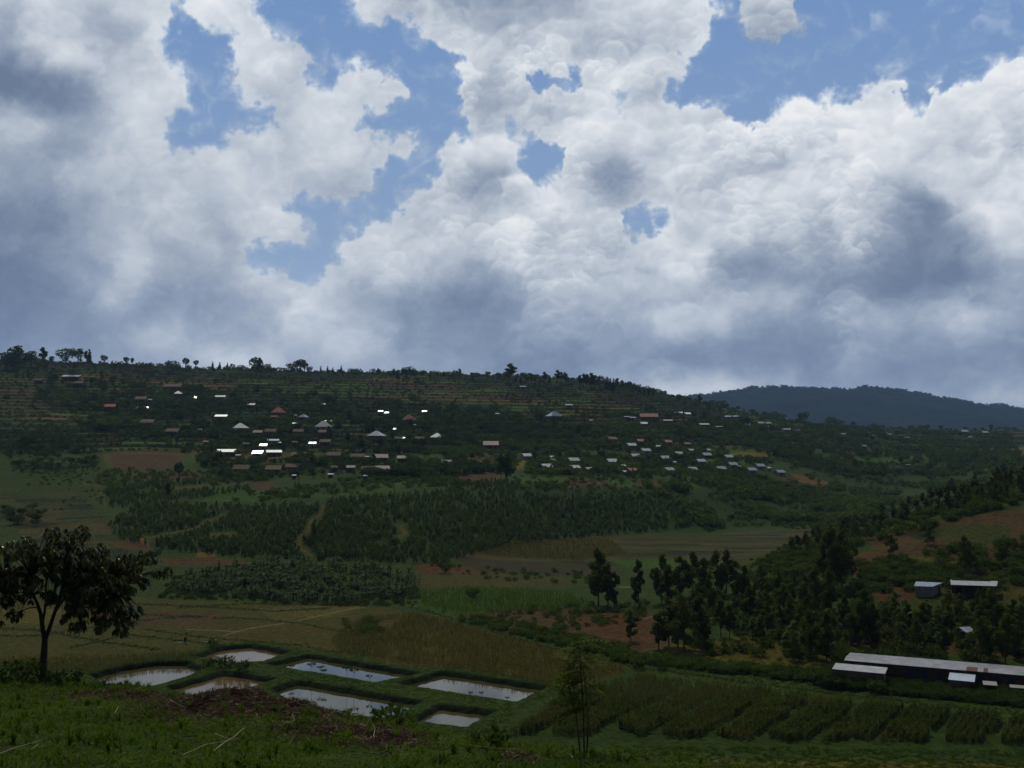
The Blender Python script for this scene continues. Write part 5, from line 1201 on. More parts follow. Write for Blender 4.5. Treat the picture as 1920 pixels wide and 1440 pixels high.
# ---------------------------------------------------------------- trees and gardens among the houses
def place_village_trees():
    r = np.random.default_rng(61)
    zones = [([(110, 730), (330, 720), (560, 735), (900, 760), (1000, 790), (960, 870), (820, 880), (640, 900), (430, 895), (350, 850), (200, 790)], 150),
             ([(0, 665), (150, 680), (330, 700), (300, 730), (110, 745), (0, 720)], 40),
             ([(1000, 770), (1250, 770), (1400, 800), (1500, 830), (1480, 880), (1150, 890), (1000, 880)], 50),
             ([(1250, 760), (1900, 810), (1900, 880), (1600, 900), (1450, 850)], 55)]
    n = 0
    for poly, cnt in zones:
        X, Y, Z = sample(poly, int(cnt*1.5), r); ok = free_of_houses(X, Y, 26); X, Y, Z = X[ok][:cnt], Y[ok][:cnt], Z[ok][:cnt]
        for k in range(len(X)):
            P = (P_ROUND+P_SLIM[:2])[r.integers(0, 6)]
            zone = 'among the village houses' if poly[0][0] == 110 else ('on the upper left slope' if poly[0][0] == 0 else ('between the grey-roofed houses' if poly[0][0] == 1000 else 'on the slope below the blue hill'))
            P.put((X[k], Y[k], Z[k]-.2), r.uniform(4, 8.5), r.uniform(0, 6), f'dark leafy tree {zone}', 'tree', f'trees {zone}', False, 1.15)
    # single trees that stand out
    for (px, py, hp, P, lab) in [(335, 905, 42, P_LOLLY[0], 'dark tree on a bare stem before the brown field'), (316, 945, 40, P_SLIM[2], 'thin dark tree at the upper edge of the plantation'), (950, 905, 60, P_ROUND[3], 'tall dark tree at the left edge of the grey-roofed settlement'),
                                 (740, 1030, 26, P_ROUND[0], 'single dark broad tree inside the plantation'), (835, 1075, 26, P_ROUND[1], 'dark tree at the right end of the red strip below the plantation'), (290, 1052, 26, P_ROUND[0], 'dark tree on the left rim of the plantation slope'),
                                 (885, 1125, 26, P_ROUND[1], 'dark bushy tree in the bright green field'), (1395, 800, 24, P_ROUND[0], 'dark tree below the white roofs near the blue hill'), (480, 705, 40, P_ROUND[3], 'tall dark tree among the green terraces'), (590, 1012, 30, P_SLIM[1], 'dark young gum beside the orange track')]:
        x, y, z = hit([px], [py], 60); P.put((x[0], y[0], z[0]-.1), hp*m_per_px(y[0]), r.uniform(0, 6), lab, 'tree', None, False, 1.0)
    # thick gardens: one mass of bananas, bushes and small trees
    def dens(f, n, lo, hi, name, protos, mats, lab, sc=(1.2, 3.4), extra=None, lowest=8):
        m = GVIS & (GY > lo) & (GY < hi) & (np.abs(GPX-960) < 1100)
        nz = fbm(GX/70, GY/70, 4, f, .6); m &= nz > -.1
        if extra is not None: m &= extra
        X, Y, Z = vis_points(n, r, m, np.maximum(nz+.1, 0.001)*sstep(GZ, lowest, lowest+12)); ok = free_of_houses(X, Y, 11); X, Y, Z = X[ok], Y[ok], Z[ok]
        scatter(name, protos, X, Y, Z-.15, r.uniform(*sc, len(X)), r, lab, mats)
    vil = poly_sd(GPX, GPY, [(60, 725), (400, 725), (620, 745), (950, 770), (1060, 800), (950, 885), (760, 900), (430, 905), (330, 840), (120, 790)]) < 0
    dens(301, 2600, 480, 1000, 'village_gardens', P_TREELET+P_TINYD+P_TINY, [M_BARK, M_BUSH], 'dense green gardens and banana groves between the houses', (1.3, 3.8), vil)
    dens(307, 1500, 480, 1000, 'garden_trees', P_TREELET, [M_BARK, M_ROUND], 'mass of dark small trees between the village houses', (3, 6), vil)
    rt = poly_sd(GPX, GPY, [(1000, 770), (1300, 780), (1500, 800), (1900, 815), (1930, 890), (1620, 975), (1450, 990), (1330, 960), (1340, 985), (1250, 935), (1180, 895), (990, 890)]) < 0
    dens(303, 4600, 480, 1300, 'hillside_bushes', P_TREELET+P_TINYD+P_TINY, [M_BARK, M_BUSH], 'bushes and small trees mottling the slope of the side valley', (1.2, 4.2), rt, -8)
    dens(308, 1300, 480, 1300, 'dark_thickets', P_TREELET+P_TINYD, [M_BARK, M_ROUND], 'dark thickets on the slope of the side valley', (2.5, 5.5), rt)
    cv = poly_sd(GPX, GPY, [(1235, 925), (1290, 900), (1500, 915), (1640, 945), (1650, 975), (1560, 985), (1400, 985), (1320, 990)]) < 0
    dens(311, 1500, 400, 900, 'valley_thicket', P_TREELET+P_TINYD+P_TINY, [M_BARK, M_BUSH], 'thicket of trees at the mouth of the side valley', (2.0, 5.0), cv, -20)
    ft = (poly_sd(GPX, GPY, [(180, 880), (420, 885), (800, 880), (1250, 888), (1600, 900), (1640, 990), (1330, 1000), (1200, 925), (800, 918), (420, 945), (190, 925)]) < 0)
    dens(313, 1100, 380, 900, 'foot_bushes', P_TINYD+P_TINY+P_TREELET, [M_BARK, M_BUSH], 'bushes scattered over the fields below the houses', (.7, 2.6), ft, -20)
    up = (GY > 640) & (GZ > 50)
    dens(305, 700, 600, 1250, 'slope_bushes', P_TREELET+P_TINYD, [M_BARK, M_ROUND], 'scattered dark bushes on the terraced upper slope', (1.2, 3.4), up)
    lf = poly_sd(GPX, GPY, [(-40, 800), (180, 800), (190, 900), (210, 1000), (240, 1060), (-40, 1060)]) < 0
    dens(306, 420, 350, 700, 'pasture_bushes', P_TINY+P_TINYD, [M_BARK, M_BUSH], 'bushes dotting the green pasture on the left', (.5, 1.3), lf)
    X, Y, Z = sample([(10, 850), (70, 805), (175, 850), (180, 880), (120, 890), (30, 885)], 100, r)
    for k in range(len(X)): P_ROUND[k % 4].put((X[k], Y[k], Z[k]-.1), r.uniform(2.2, 4.4), r.uniform(0, 6), 'dark tree in the clump on the green pasture at the left', 'tree', 'trees clumped on the left pasture', False, 1.1)
    X, Y, Z = sample([(-10, 955), (60, 950), (90, 975), (60, 990), (-10, 980)], 20, r)
    for k in range(len(X)): P_ROUND[k % 4].put((X[k], Y[k], Z[k]-.1), r.uniform(2, 4), r.uniform(0, 6), 'low dark tree in the hollow behind the big-leaved tree', 'tree', 'low trees in the left hollow', False, 1.2)
    # hedges along risers and field edges of the terraces
    m = GVIS & (GRIS > .35) & (GY > 500) & (GY < 1250) & (np.abs(GPX-960) < 1050)
    X, Y, Z = vis_points(12000, r, m)
    scatter('hedges', P_TINYD+P_TINY, X, Y, Z-.1, r.uniform(.5, 1.7, len(X)), r, 'dark hedges and grass strips along the terrace edges', [M_BARK, M_ROUND])
    # floor of the valley: bushes along ditches and fields
    X1 = sample([(800, 1060), (1130, 1072), (1100, 1098), (880, 1085)], 60, r); X2 = sample([(960, 1140), (1240, 1130), (1230, 1160), (1150, 1170), (1000, 1200), (900, 1170)], 130, r)
    X3 = sample([(870, 1150), (1180, 1215), (1180, 1238), (1050, 1212), (860, 1165)], 260, r); X4 = sample([(1150, 1225), (1540, 1262), (1560, 1285), (1350, 1262), (1150, 1240)], 420, r)
    X5 = sample([(1290, 1060), (1480, 1040), (1560, 1010), (1560, 1060), (1400, 1100), (1250, 1110)], 120, r)
    X6 = sample([(640, 1165), (700, 1160), (720, 1185), (660, 1190)], 40, r)
    Q = [np.concatenate([a[i] for a in (X1, X2, X3, X4, X5, X6)]) for i in range(3)]
    scatter('ditch_growth', P_BUSH+P_BUSHD, Q[0], Q[1], Q[2]-.1, r.uniform(.45, 1.5, len(Q[0])), r, 'reeds and bushes along the ditch and field edges', [M_BARK, M_BUSH])
    for (px, py, hp, lab) in [(1197, 1253, 20, 'round dark bush on the ditch bank before the maize'), (1243, 1256, 14, 'smaller round bush right of the big one on the ditch bank'), (745, 1366, 42, 'dark leafy bush at the edge of the slope beside the ponds'), (915, 1402, 36, 'leafy bush in front of the maize, right of the smallest pond'), (400, 1212, 14, 'low bush on the path between the paddies'), (425, 1252, 24, 'hedge-like bush between the two brown ponds'), (455, 1256, 20, 'bush at the near bank of the small brown pond'), (390, 1248, 16, 'small bush left of the hedge between the brown ponds')]:
        x, y, z = hit([px], [py], 60 if py < 1340 else 8)
        if py > 1340: y = np.array([17.0 if px < 800 else 15.2]); x = (px-960)/FPX*y; z = ground(x, y)-.02; print('bush', px, project(x, y, z))
        P_BUSHD[0].put((x[0], y[0], z[0]-.05), hp*m_per_px(y[0])*(1.1 if py < 1340 else 1.5), r.uniform(0, 6), lab, 'bush', None, True)
place_village_trees()
def place_far_hill():
    r = np.random.default_rng(71); px = r.uniform(1270, 1940, 260); X = []; Y = []
    for p in px:
        j = np.argmin(np.abs(COLS-(p-960)/FPX*6000/6020)); col = np.where((ROWS > 5200) & (ROWS < 6800), GPY[:, j], 9e9); i = int(np.argmin(col)); X.append((p-960)/FPX*ROWS[i]); Y.append(ROWS[i]-2)
    X = np.array(X); Y = np.array(Y); Z = ground(X, Y)
    scatter('far_wood', P_TINYD+P_TREELET, X, Y, Z-4, r.uniform(6, 17, len(X)), r, 'woodland fringe along the crest of the far blue hill', [M_BARK, M_ROUND])
place_far_hill()
# ---------------------------------------------------------------- crops on the valley floor
def maize_proto(seed, h=1.0, nl=7):
    r = np.random.default_rng(seed); t = Mesh(); c = Mesh(); t.add(*tube([(0, 0, 0), (r.normal()*.02, 0, h*.9)], [.012, .007], 3))
    for k in range(nl):
        a = r.uniform(0, 6.28); z0 = h*(.2+.65*k/nl); L = .2*h; d = np.array([math.cos(a), math.sin(a)]); s = np.array([-d[1], d[0]])*.017*h*1.4
        V = [(-s[0], -s[1], z0), (s[0], s[1], z0), (d[0]*L*.5+s[0], d[1]*L*.5+s[1], z0+L*.85), (d[0]*L*.5-s[0], d[1]*L*.5-s[1], z0+L*.85), (d[0]*L*.9, d[1]*L*.9, z0+L*.9)]
        c.add(V, np.array([(0, 1, 2, 3), (3, 2, 4, 4)]))
    c.add([(-.02, 0, h*.86), (.02, 0, h*.86), (.05, .02, h), (-.04, 0, h*1.02)], np.array([(0, 1, 2, 3)]))
    tv, tf, _ = t.get(); cv, cf, _ = c.get(); return (tv, tf), (cv, cf)
P_MZ = [Proto('maize', *maize_proto(200+i), M_MAIZE, M_MAIZE) for i in range(4)]
def crops():
    r = np.random.default_rng(81)
    def fld(poly):
        a = np.array(poly, float); x, y = on_plane(a[:, 0], a[:, 1], 0.0); return np.stack([x, y], 1)
    big = fld([(935, 1382), (1010, 1318), (1080, 1290), (1190, 1262), (1300, 1277), (1500, 1302), (1700, 1327), (1935, 1354), (2120, 1378), (2120, 1440), (1935, 1412), (1650, 1402), (1300, 1392), (1120, 1392)])
    lo, hi_ = big.min(0), big.max(0); n = 52000
    X = r.uniform(lo[0], hi_[0], n); Y = r.uniform(lo[1], hi_[1], n); m = poly_sd(X, Y, big) < 0; X, Y = X[m], Y[m]
    # beds run away from the viewer to the right, green lanes of grass between them
    px, py = project(X, Y, 0*X)
    ux = X*math.cos(R(33))-Y*math.sin(R(33)); du = np.round(ux/.85)*.85+r.normal(size=len(X))*.10-ux; X = X+du*math.cos(R(33)); Y = Y-du*math.sin(R(33)); ux = ux+du; lane = np.mod(ux+fbm(X/12, Y/12, 2, 3)*.8, 6.2)
    front = sstep(Y, 168, 150)                       # lanes are wide near the viewer, the far part is closed
    keep = (lane > .35+.95*front) | (r.random(len(X)) > .8+.2*front)
    endn = fbm(ux/3.1, Y*0, 2, 44)*4.5; keep &= poly_sd(X, Y, big) < -1.6+endn*.6-1.0*r.random(len(X))
    keep &= (fbm(X/9, Y/9, 3, 12) > -.40) & (r.random(len(X)) < .55+.4*front)
    X, Y = X[keep], Y[keep]; Z = ground(X, Y); h = r.uniform(.8, 1.35, len(X))*(.72+.28*sstep(Y, 175, 150))*(1+.2*fbm(X/6, Y/6, 2, 17))
    dry = (fbm(X/16, Y/10, 3, 14)+.45*sstep(Y, 146, 168)) > .18
    scatter('maize', P_MZ, X[~dry], Y[~dry], Z[~dry], h[~dry], r, 'beds of green maize with grassy lanes between them', [M_MAIZE, M_MAIZE], wide=np.full((~dry).sum(), 1.5))
    scatter('dry_maize', P_MZ, X[dry], Y[dry], Z[dry], h[dry]*.85, r, 'patches of drying yellow maize in the big field', [M_DRYMAIZE, M_DRYMAIZE], wide=np.full(dry.sum(), 1.2))
    mid = fld([(650, 1172), (700, 1160), (780, 1152), (860, 1172), (960, 1200), (1060, 1228), (1150, 1250), (1180, 1262), (1080, 1285), (1030, 1285), (940, 1270), (820, 1252), (740, 1240), (640, 1225), (620, 1205)])
    lo, hi_ = mid.min(0), mid.max(0); X = r.uniform(lo[0], hi_[0], 16000); Y = r.uniform(lo[1], hi_[1], 16000); m = (poly_sd(X, Y, mid) < 0) & (fbm(X/10, Y/14, 3, 19) > -.25); X, Y = X[m], Y[m]; Z = ground(X, Y)
    scatter('sorghum', P_MZ, X, Y, Z, r.uniform(.5, 1.05, len(X)), r, 'yellowing sparse crop between the ponds and the ditch', [M_DRYMAIZE, M_DRYMAIZE], wide=np.full(len(X), 1.3))
    for poly, n, sc, lab, mt in [([(785, 1108), (900, 1102), (1060, 1112), (1110, 1132), (1030, 1148), (880, 1150), (790, 1140)], 2600, (.5, 1.1), 'bright green crop right of the banana garden', M_GRASS), ([(860, 1026), (1010, 1016), (1140, 1011), (1180, 1040), (1080, 1052), (930, 1045)], 3600, (.6, 1.2), 'tall yellowish crop in the marsh beyond', M_DRYMAIZE),
                             ([(0, 1235), (200, 1232), (360, 1222), (370, 1240), (300, 1246), (200, 1262), (60, 1268), (0, 1260)], 2000, (.3, .8), 'dry weedy growth before the leftmost pond', M_DRYMAIZE), ([(1640, 1062), (1700, 1050), (1800, 1062), (1790, 1088), (1665, 1090)], 1500, (.5, 1.0), 'green crop in the plot above the two sheds', M_GRASS)]:
        X, Y, Z = sample(poly, n, r); scatter('crop', P_MZ, X, Y, Z, r.uniform(*sc, len(X)), r, lab, [mt, mt], wide=np.full(len(X), 1.8))
    # tufts on pond banks and dikes
    m = (GY > 128) & (GY < 212) & (GX < 24) & (GX > -80); sd = np.full(GX.shape, 99.0)
    mm = m
    for poly, _ in PONDS: sd[mm] = np.minimum(sd[mm], poly_sd(GX[mm], GY[mm], poly))
    X, Y, Z = vis_points(5200, r, m & (sd > .9) & (sd < 3.6)); k = np.full(len(X), 9.0)
    for poly, _ in PONDS: k = np.minimum(k, poly_sd(X, Y, poly))
    ok = k > .75; X, Y, Z = X[ok], Y[ok], Z[ok]
    scatter('bank_grass', P_TINY, X, Y, Z-.08, r.uniform(.08, .24, len(X)), r, 'rank grass on the banks between the fish ponds', [M_BARK, M_GRASS], wide=np.full(len(X), 1.4))
    X, Y, Z = sample([(1150, 1398), (1935, 1408), (1935, 1445), (1250, 1445)], 900, r)
    scatter('lane_grass', P_TINY, X, Y, Z-.08, r.uniform(.12, .42, len(X)), r, 'rough grass along the near edge of the maize field', [M_BARK, M_GRASS], wide=np.full(len(X), 1.5))
    dk = np.zeros(GX.shape, bool)
    for nm, hw, pts in PATHS:
        if nm not in ('dark', 'lush'): continue
        for (ax, ay), (bx, by) in zip(pts[:-1], pts[1:]):
            t = np.clip(((GPX-ax)*(bx-ax)+(GPY-ay)*(by-ay))/((bx-ax)**2+(by-ay)**2), 0, 1)
            dk |= (np.hypot(GPX-ax-t*(bx-ax), GPY-ay-t*(by-ay)) < hw*1.0) & (GY > 100) & (GY < 300)
    X, Y, Z = vis_points(3000, r, dk & (GPX < 1960) & (GPX > -60))
    scatter('dike_growth', P_TINYD, X, Y, Z-.08, r.uniform(.1, .3, len(X)), r, 'low dark growth on the dikes between the paddies', [M_BARK, M_ROUND])
    # hedge in front of the long building
    X, Y, Z = sample([(1535, 1275), (1560, 1262), (1700, 1272), (1935, 1296), (1935, 1328), (1760, 1312), (1540, 1288)], 620, r)
    scatter('hedge', P_BUSHD, X, Y, Z-.1, r.uniform(1.0, 2.0, len(X))*np.where(X/Y > .335, .72, 1.1), r, 'tall dark hedge in front of the long tin-roofed building', [M_BARK, M_ROUND])
crops()
def weeds_by_pond():
    r = np.random.default_rng(83)
    for k, (px, base, hp, lab) in enumerate([(534, 1262, 14, 'short dry weed at the left corner of the long bright pond'), (547, 1266, 14, 'dry weed second from the left on the bank of the long pond'), (584, 1272, 22, 'forked dry weed against the middle of the long bright pond'), (600, 1272, 18, 'thin weed between two taller ones at the long pond'), (607, 1276, 14, 'short weed left of the tall cluster at the long pond'),
                                             (650, 1284, 28, 'tallest umbrella-topped weed on the bank of the long pond'), (664, 1284, 24, 'umbrella-topped weed right of the tallest one'), (693, 1287, 16, 'single weed at the right corner of the long pond'), (733, 1284, 14, 'pair-stemmed weed between the long pond and the one by the maize'),
                                             (882, 1312, 10, 'left of two small weeds at the near bank of the pond by the maize'), (903, 1314, 12, 'right of two small weeds at the near bank of the pond by the maize'), (951, 1322, 10, 'tiny weed at the near right corner of the pond by the maize')]):
        x, y = on_plane(px, base, 0.1); z = float(ground(np.array([x]), np.array([y]))[0]); h = (hp+6)*m_per_px(y)
        e = empty('tall_weed', (x, y, z-.05), r.uniform(0, 6), lab, 'weed', 'dry weeds along the pond banks'); t = Mesh(); c = Mesh(); t.add(*tube([(0, 0, 0), (.03*h, 0, h*.6), (0, .02, h*.88)], [.035, .025, .015], 4)); C = []
        for q in range(7):
            a = q*.9+r.uniform(-.2, .2); t.add(*tube([(0, 0, h*.72), (math.cos(a)*h*.16, math.sin(a)*h*.16, h*.9), (math.cos(a)*h*.26, math.sin(a)*h*.26, h*.95)], [.014, .01, .007], 3)); C.append((math.cos(a)*h*.26, math.sin(a)*h*.26, h*.94)); C.append((math.cos(a)*h*.18, math.sin(a)*h*.18, h*.93))
        t.build('stem', M_BARK, e); V, F = leaves(r, np.array(C+C), .11*h, 1.6); link_mesh('leaves', V, F, M_ROUND, e)
weeds_by_pond()
# ---------------------------------------------------------------- the person in the field
def person():
    x, y, z = hit([347], [1205], 60); e = empty('person', (x[0], y[0], z[0]), R(80), 'person in dark red bending over in the paddy field', 'person')
    J = {'pel': (0, 0, .88, .13), 'wst': (.14, 0, 1.0, .12), 'chs': (.38, 0, 1.06, .14), 'nek': (.52, 0, 1.02, .06), 'hd0': (.60, 0, .98, .085), 'hd1': (.70, 0, .92, .08)}
    bones = [('pel', 'wst'), ('wst', 'chs'), ('chs', 'nek'), ('nek', 'hd0'), ('hd0', 'hd1')]
    for s, n in ((1, 'l'), (-1, 'r')):
        J['hp'+n] = (0, .1*s, .84, .1); J['kn'+n] = (.05, .12*s, .47, .07); J['an'+n] = (-.02, .13*s, .07, .045); J['to'+n] = (.16, .14*s, .03, .04)
        J['sh'+n] = (.42, .17*s, 1.02, .07); J['el'+n] = (.46, .22*s, .76, .045); J['wr'+n] = (.56, .2*s, .55, .033); J['ha'+n] = (.6, .18*s, .46, .035)
        bones += [('pel', 'hp'+n), ('hp'+n, 'kn'+n), ('kn'+n, 'an'+n), ('an'+n, 'to'+n), ('chs', 'sh'+n), ('sh'+n, 'el'+n), ('el'+n, 'wr'+n), ('wr'+n, 'ha'+n)]
    for n, s in (('l', 1), ('r', -1)):
        for f in range(5):
            k = f'f{n}{f}'; J[k] = (.60+.02*(f-2)*.9, .18*s+.018*(f-2), .37+(.03 if f in (0, 4) else 0), .009); bones.append(('ha'+n, k))
    names = list(J); V = [J[k][:3] for k in names]; me = bpy.data.meshes.new('body'); me.from_pydata(V, [(names.index(a), names.index(b)) for a, b in bones], [])
    o = bpy.data.objects.new('body', me); COL.objects.link(o); o.parent = e
    md = o.modifiers.new('skin', 'SKIN'); o.modifiers.new('sub', 'SUBSURF').levels = 1; o.modifiers['sub'].render_levels = 1
    for k, v in zip(names, me.skin_vertices[0].data): v.radius = (J[k][3],)*2
    me.skin_vertices[0].data[0].use_root = True
    me.materials.append(plain_mat('skin_dark', (.045, .025, .018), (.06, .035, .025), .6, 2))
    V = []; 
    rows_ = [(-.02, .70, .17), (0, .88, .165), (.14, 1.0, .155), (.38, 1.06, .175), (.47, 1.03, .12)]
    v, f = tube([(a, 0, b) for a, b, c in rows_], [c for a, b, c in rows_], 12); v[:, 1] *= 1.1
    link_mesh('shirt', v, f, plain_mat('red_cloth', (.12, .02, .018), (.18, .035, .03), .9, 5), e, True)
    m = Mesh()
    for s in (1, -1): m.add(*tube([(0, .1*s, .86), (.05, .12*s, .5), (.0, .13*s, .2)], [.125, .1, .09], 10))
    m.build('trousers', plain_mat('dark_cloth', (.02, .02, .03), (.035, .035, .045), .9, 5), e, True)
    v, f = tube([(.58, 0, 1.05), (.62, 0, 1.03), (.66, 0, .99)], [.07, .09, .075], 10); link_mesh('hair', v, f, M_GLASSD, e, True)
person()
# ---------------------------------------------------------------- big-leaved tree on the slope
def near_pt(px, py, Y): 
    x, dy, z = pix_dir(px, py); return np.array([x/dy*Y, Y, CAM_H+z/dy*Y])
def big_tree():
    r = np.random.default_rng(91); Y0 = 26.5
    base = near_pt(82, 1248, Y0); gz = float(ground(base[:1], base[1:2])[0]); e = empty('big_leaved_tree', (base[0], base[1], gz-.05), 0, 'small tree with forked trunk and big drooping glossy leaves on the grassy slope', 'tree')
    O = np.array([base[0], base[1], gz-.05])
    def P(px, py, dy=0.0): return near_pt(px, py, Y0+dy)-O
    t = Mesh(); tips = []
    def limb(pts, r0, r1):
        p = np.array(pts); t.add(*tube(p, np.linspace(r0, r1, len(p)), 8)); return p
    fork = P(84, 1202)
    limb([np.array([0, 0, -.3]), P(82, 1232), fork], .105, .075)
    L1 = limb([fork, P(79, 1172, -.1), P(76, 1150, -.2), P(70, 1132, -.25), P(62, 1115, -.3)], .062, .03)
    L2 = limb([fork, P(92, 1180, .1), P(102, 1150, .15), P(112, 1122, .2), P(120, 1090, .2)], .058, .03)
    limb([P(79, 1172, -.1), P(84, 1145, .2), P(86, 1115, .4), P(88, 1070, .5)], .036, .02)
    limb([P(102, 1150, .15), P(112, 1135, -.2), P(124, 1115, -.4)], .03, .02)
    # crown outline in photo px, with depth
    cl = [(120, 1010, 22), (150, 1000, 20), (100, 1005, 20), (135, 1035, 26), (50, 1020, 20), (20, 1035, 22), (-30, 1040, 26), (-60, 1060, 24), (70, 1045, 26), (25, 1075, 22), (-20, 1090, 26), (100, 1060, 30), (165, 1045, 22), (190, 1035, 16), (160, 1075, 30), (200, 1065, 24), (235, 1055, 20), (265, 1050, 16),
          (285, 1055, 12), (250, 1075, 20), (300, 1078, 12), (312, 1072, 9), (215, 1090, 26), (120, 1095, 28), (170, 1105, 28), (60, 1095, 22), (20, 1105, 18), (50, 1120, 16), (95, 1120, 18), (270, 1095, 14), (235, 1110, 20), (140, 1130, 22), (180, 1135, 22), (215, 1140, 22), (150, 1150, 16), (120, 1160, 12),
          (190, 1165, 18), (225, 1165, 18), (240, 1150, 16), (262, 1150, 11), (140, 1178, 12), (155, 1172, 10), (190, 1182, 12), (230, 1185, 14), (238, 1172, 12), (10, 1130, 14), (18, 1150, 9), (-10, 1140, 14), (40, 1150, 8), (28, 1160, 7), (0, 1168, 7), (-30, 1120, 26), (-80, 1090, 24), (-60, 1130, 20)]
    hubs = [(L1[-1]), (L2[-1]), P(88, 1070, .5), P(150, 1100, .1), P(60, 1080, -.2), P(210, 1110, 0), P(10, 1090, 0)]
    for a, b in ((L2[-2], hubs[3]), (hubs[3], hubs[5]), (L1[-1], hubs[4]), (hubs[4], hubs[6])): t.add(*tube([a, (a+b)/2+np.array([0, r.normal()*.1, .12]), b], [.026, .021, .015], 6))
    t.add(*tube([P(74, 1138, -.2), P(55, 1140, -.3), P(30, 1148, -.3), P(18, 1152, -.3)], [.02, .014, .01, .006], 5))
    C = []; N = 0
    c = Mesh(); mp = Y0/FPX
    for (px, py, rr) in cl:
        for q in range(max(2, int(rr*rr/16))):
            u = unit(r.normal(size=3)); k = r.uniform(.2, 1)**.5
            tip = P(px+u[0]*rr*k, py-6+u[2]*rr*k*.8, u[1]*rr*k*mp*2.6+r.normal()*.45)
            hb = hubs[int(np.argmin([np.linalg.norm(tip-h_) for h_ in hubs]))]
            mid = (hb+tip)/2+np.array([0, 0, .1]); t.add(*tube([hb, mid, tip], [.012, .008, .004], 3))
            for s in range(r.integers(6, 10)):
                a = s*2.4+r.uniform(-.5, .5); Lf = r.uniform(.10, .19); wd = Lf*r.uniform(.17, .23); dr = r.uniform(.35, 1.25)
                d = np.array([math.cos(a), math.sin(a), 0.]); sd = np.array([-d[1], d[0], 0.]); V = []
                for f, ww in ((0, .12), (.3, .85), (.62, 1.0), (.85, .6), (1.0, .05)):
                    out_ = Lf*(math.sin(f*1.2)*math.cos(dr)*.9); dn = -Lf*(f*math.sin(dr)+.35*f*f*math.cos(dr)); p = tip+d*out_+np.array([0, 0, dn]); V += [p-sd*wd*ww+np.array([0, 0, wd*.35*ww]), p, p+sd*wd*ww+np.array([0, 0, wd*.35*ww])]
                F = []
                for f in range(4): F += [(f*3, f*3+1, f*3+4, f*3+3), (f*3+1, f*3+2, f*3+5, f*3+4)]
                c.add(V, F)
    t.build('trunk', M_BARK, e, True); c.build('crown', M_BIGLEAF, e, True)
big_tree()
def sapling(px, base, top, Y0, label, seed, half=48):
    r = np.random.default_rng(seed); b = near_pt(px, base, Y0); gz = float(ground(b[:1], b[1:2])[0]); O = np.array([b[0], b[1], gz-.05]); e = empty('feathery_sapling', tuple(O), 0, label, 'sapling')
    def P(px, py, dy=0.0): return near_pt(px, py, Y0+dy)-O
    t = Mesh(); c = Mesh(); H = base-top
    stems = [[(px, base), (px-2, base-.35*H), (px-5, base-.6*H), (px-8, base-.8*H), (px-10, top+8)], [(px+3, base), (px+7, base-.3*H), (px+3, base-.55*H), (px-3, base-.75*H)], [(px-6, base-10), (px-16, base-.35*H), (px-28, base-.55*H), (px-30, base-.68*H)]]
    pts = []
    for k, s in enumerate(stems):
        q = [P(a, b_, (k-1)*.15) for a, b_ in s]; q[0][2] = -.1; t.add(*tube(q, np.linspace(.014, .004, len(q)), 5)); pts += [q[-1], (q[-1]+q[-2])/2, q[-2], (q[-2]+q[-3])/2*1.0]
    mp = Y0/FPX
    for k in range(110):
        o = pts[k % len(pts)]+r.normal(size=3)*.05; a = r.uniform(0, 6.28); L = r.uniform(.18, .40)*half/48; el = r.uniform(-.2, .9); d = np.array([math.cos(a), math.sin(a)*.8, 0])
        spine = [o+d*L*f+np.array([0, 0, L*(math.sin(el)*f-.55*f*f)]) for f in np.linspace(0, 1, 8)]
        t.add(*tube(spine, np.linspace(.004, .0015, 8), 3)); sd = np.array([-d[1], d[0], 0])
        for f in range(1, 8):
            for s in (-1, 1):
                p = spine[f]; q = p+sd*s*L*.30*(1-.7*f/7)+d*L*.06+np.array([0, 0, -.015]); w = d*L*.05
                c.add([p-w, p+w, q+w*.6, q-w*.6], np.array([(0, 1, 2, 3)]))
    t.build('stem', M_BARK, e); c.build('leaves', M_FERN, e)
sapling(1096, 1410, 1202, 14.2, 'slim sapling with feathery fern-like leaves standing before the maize', 5)
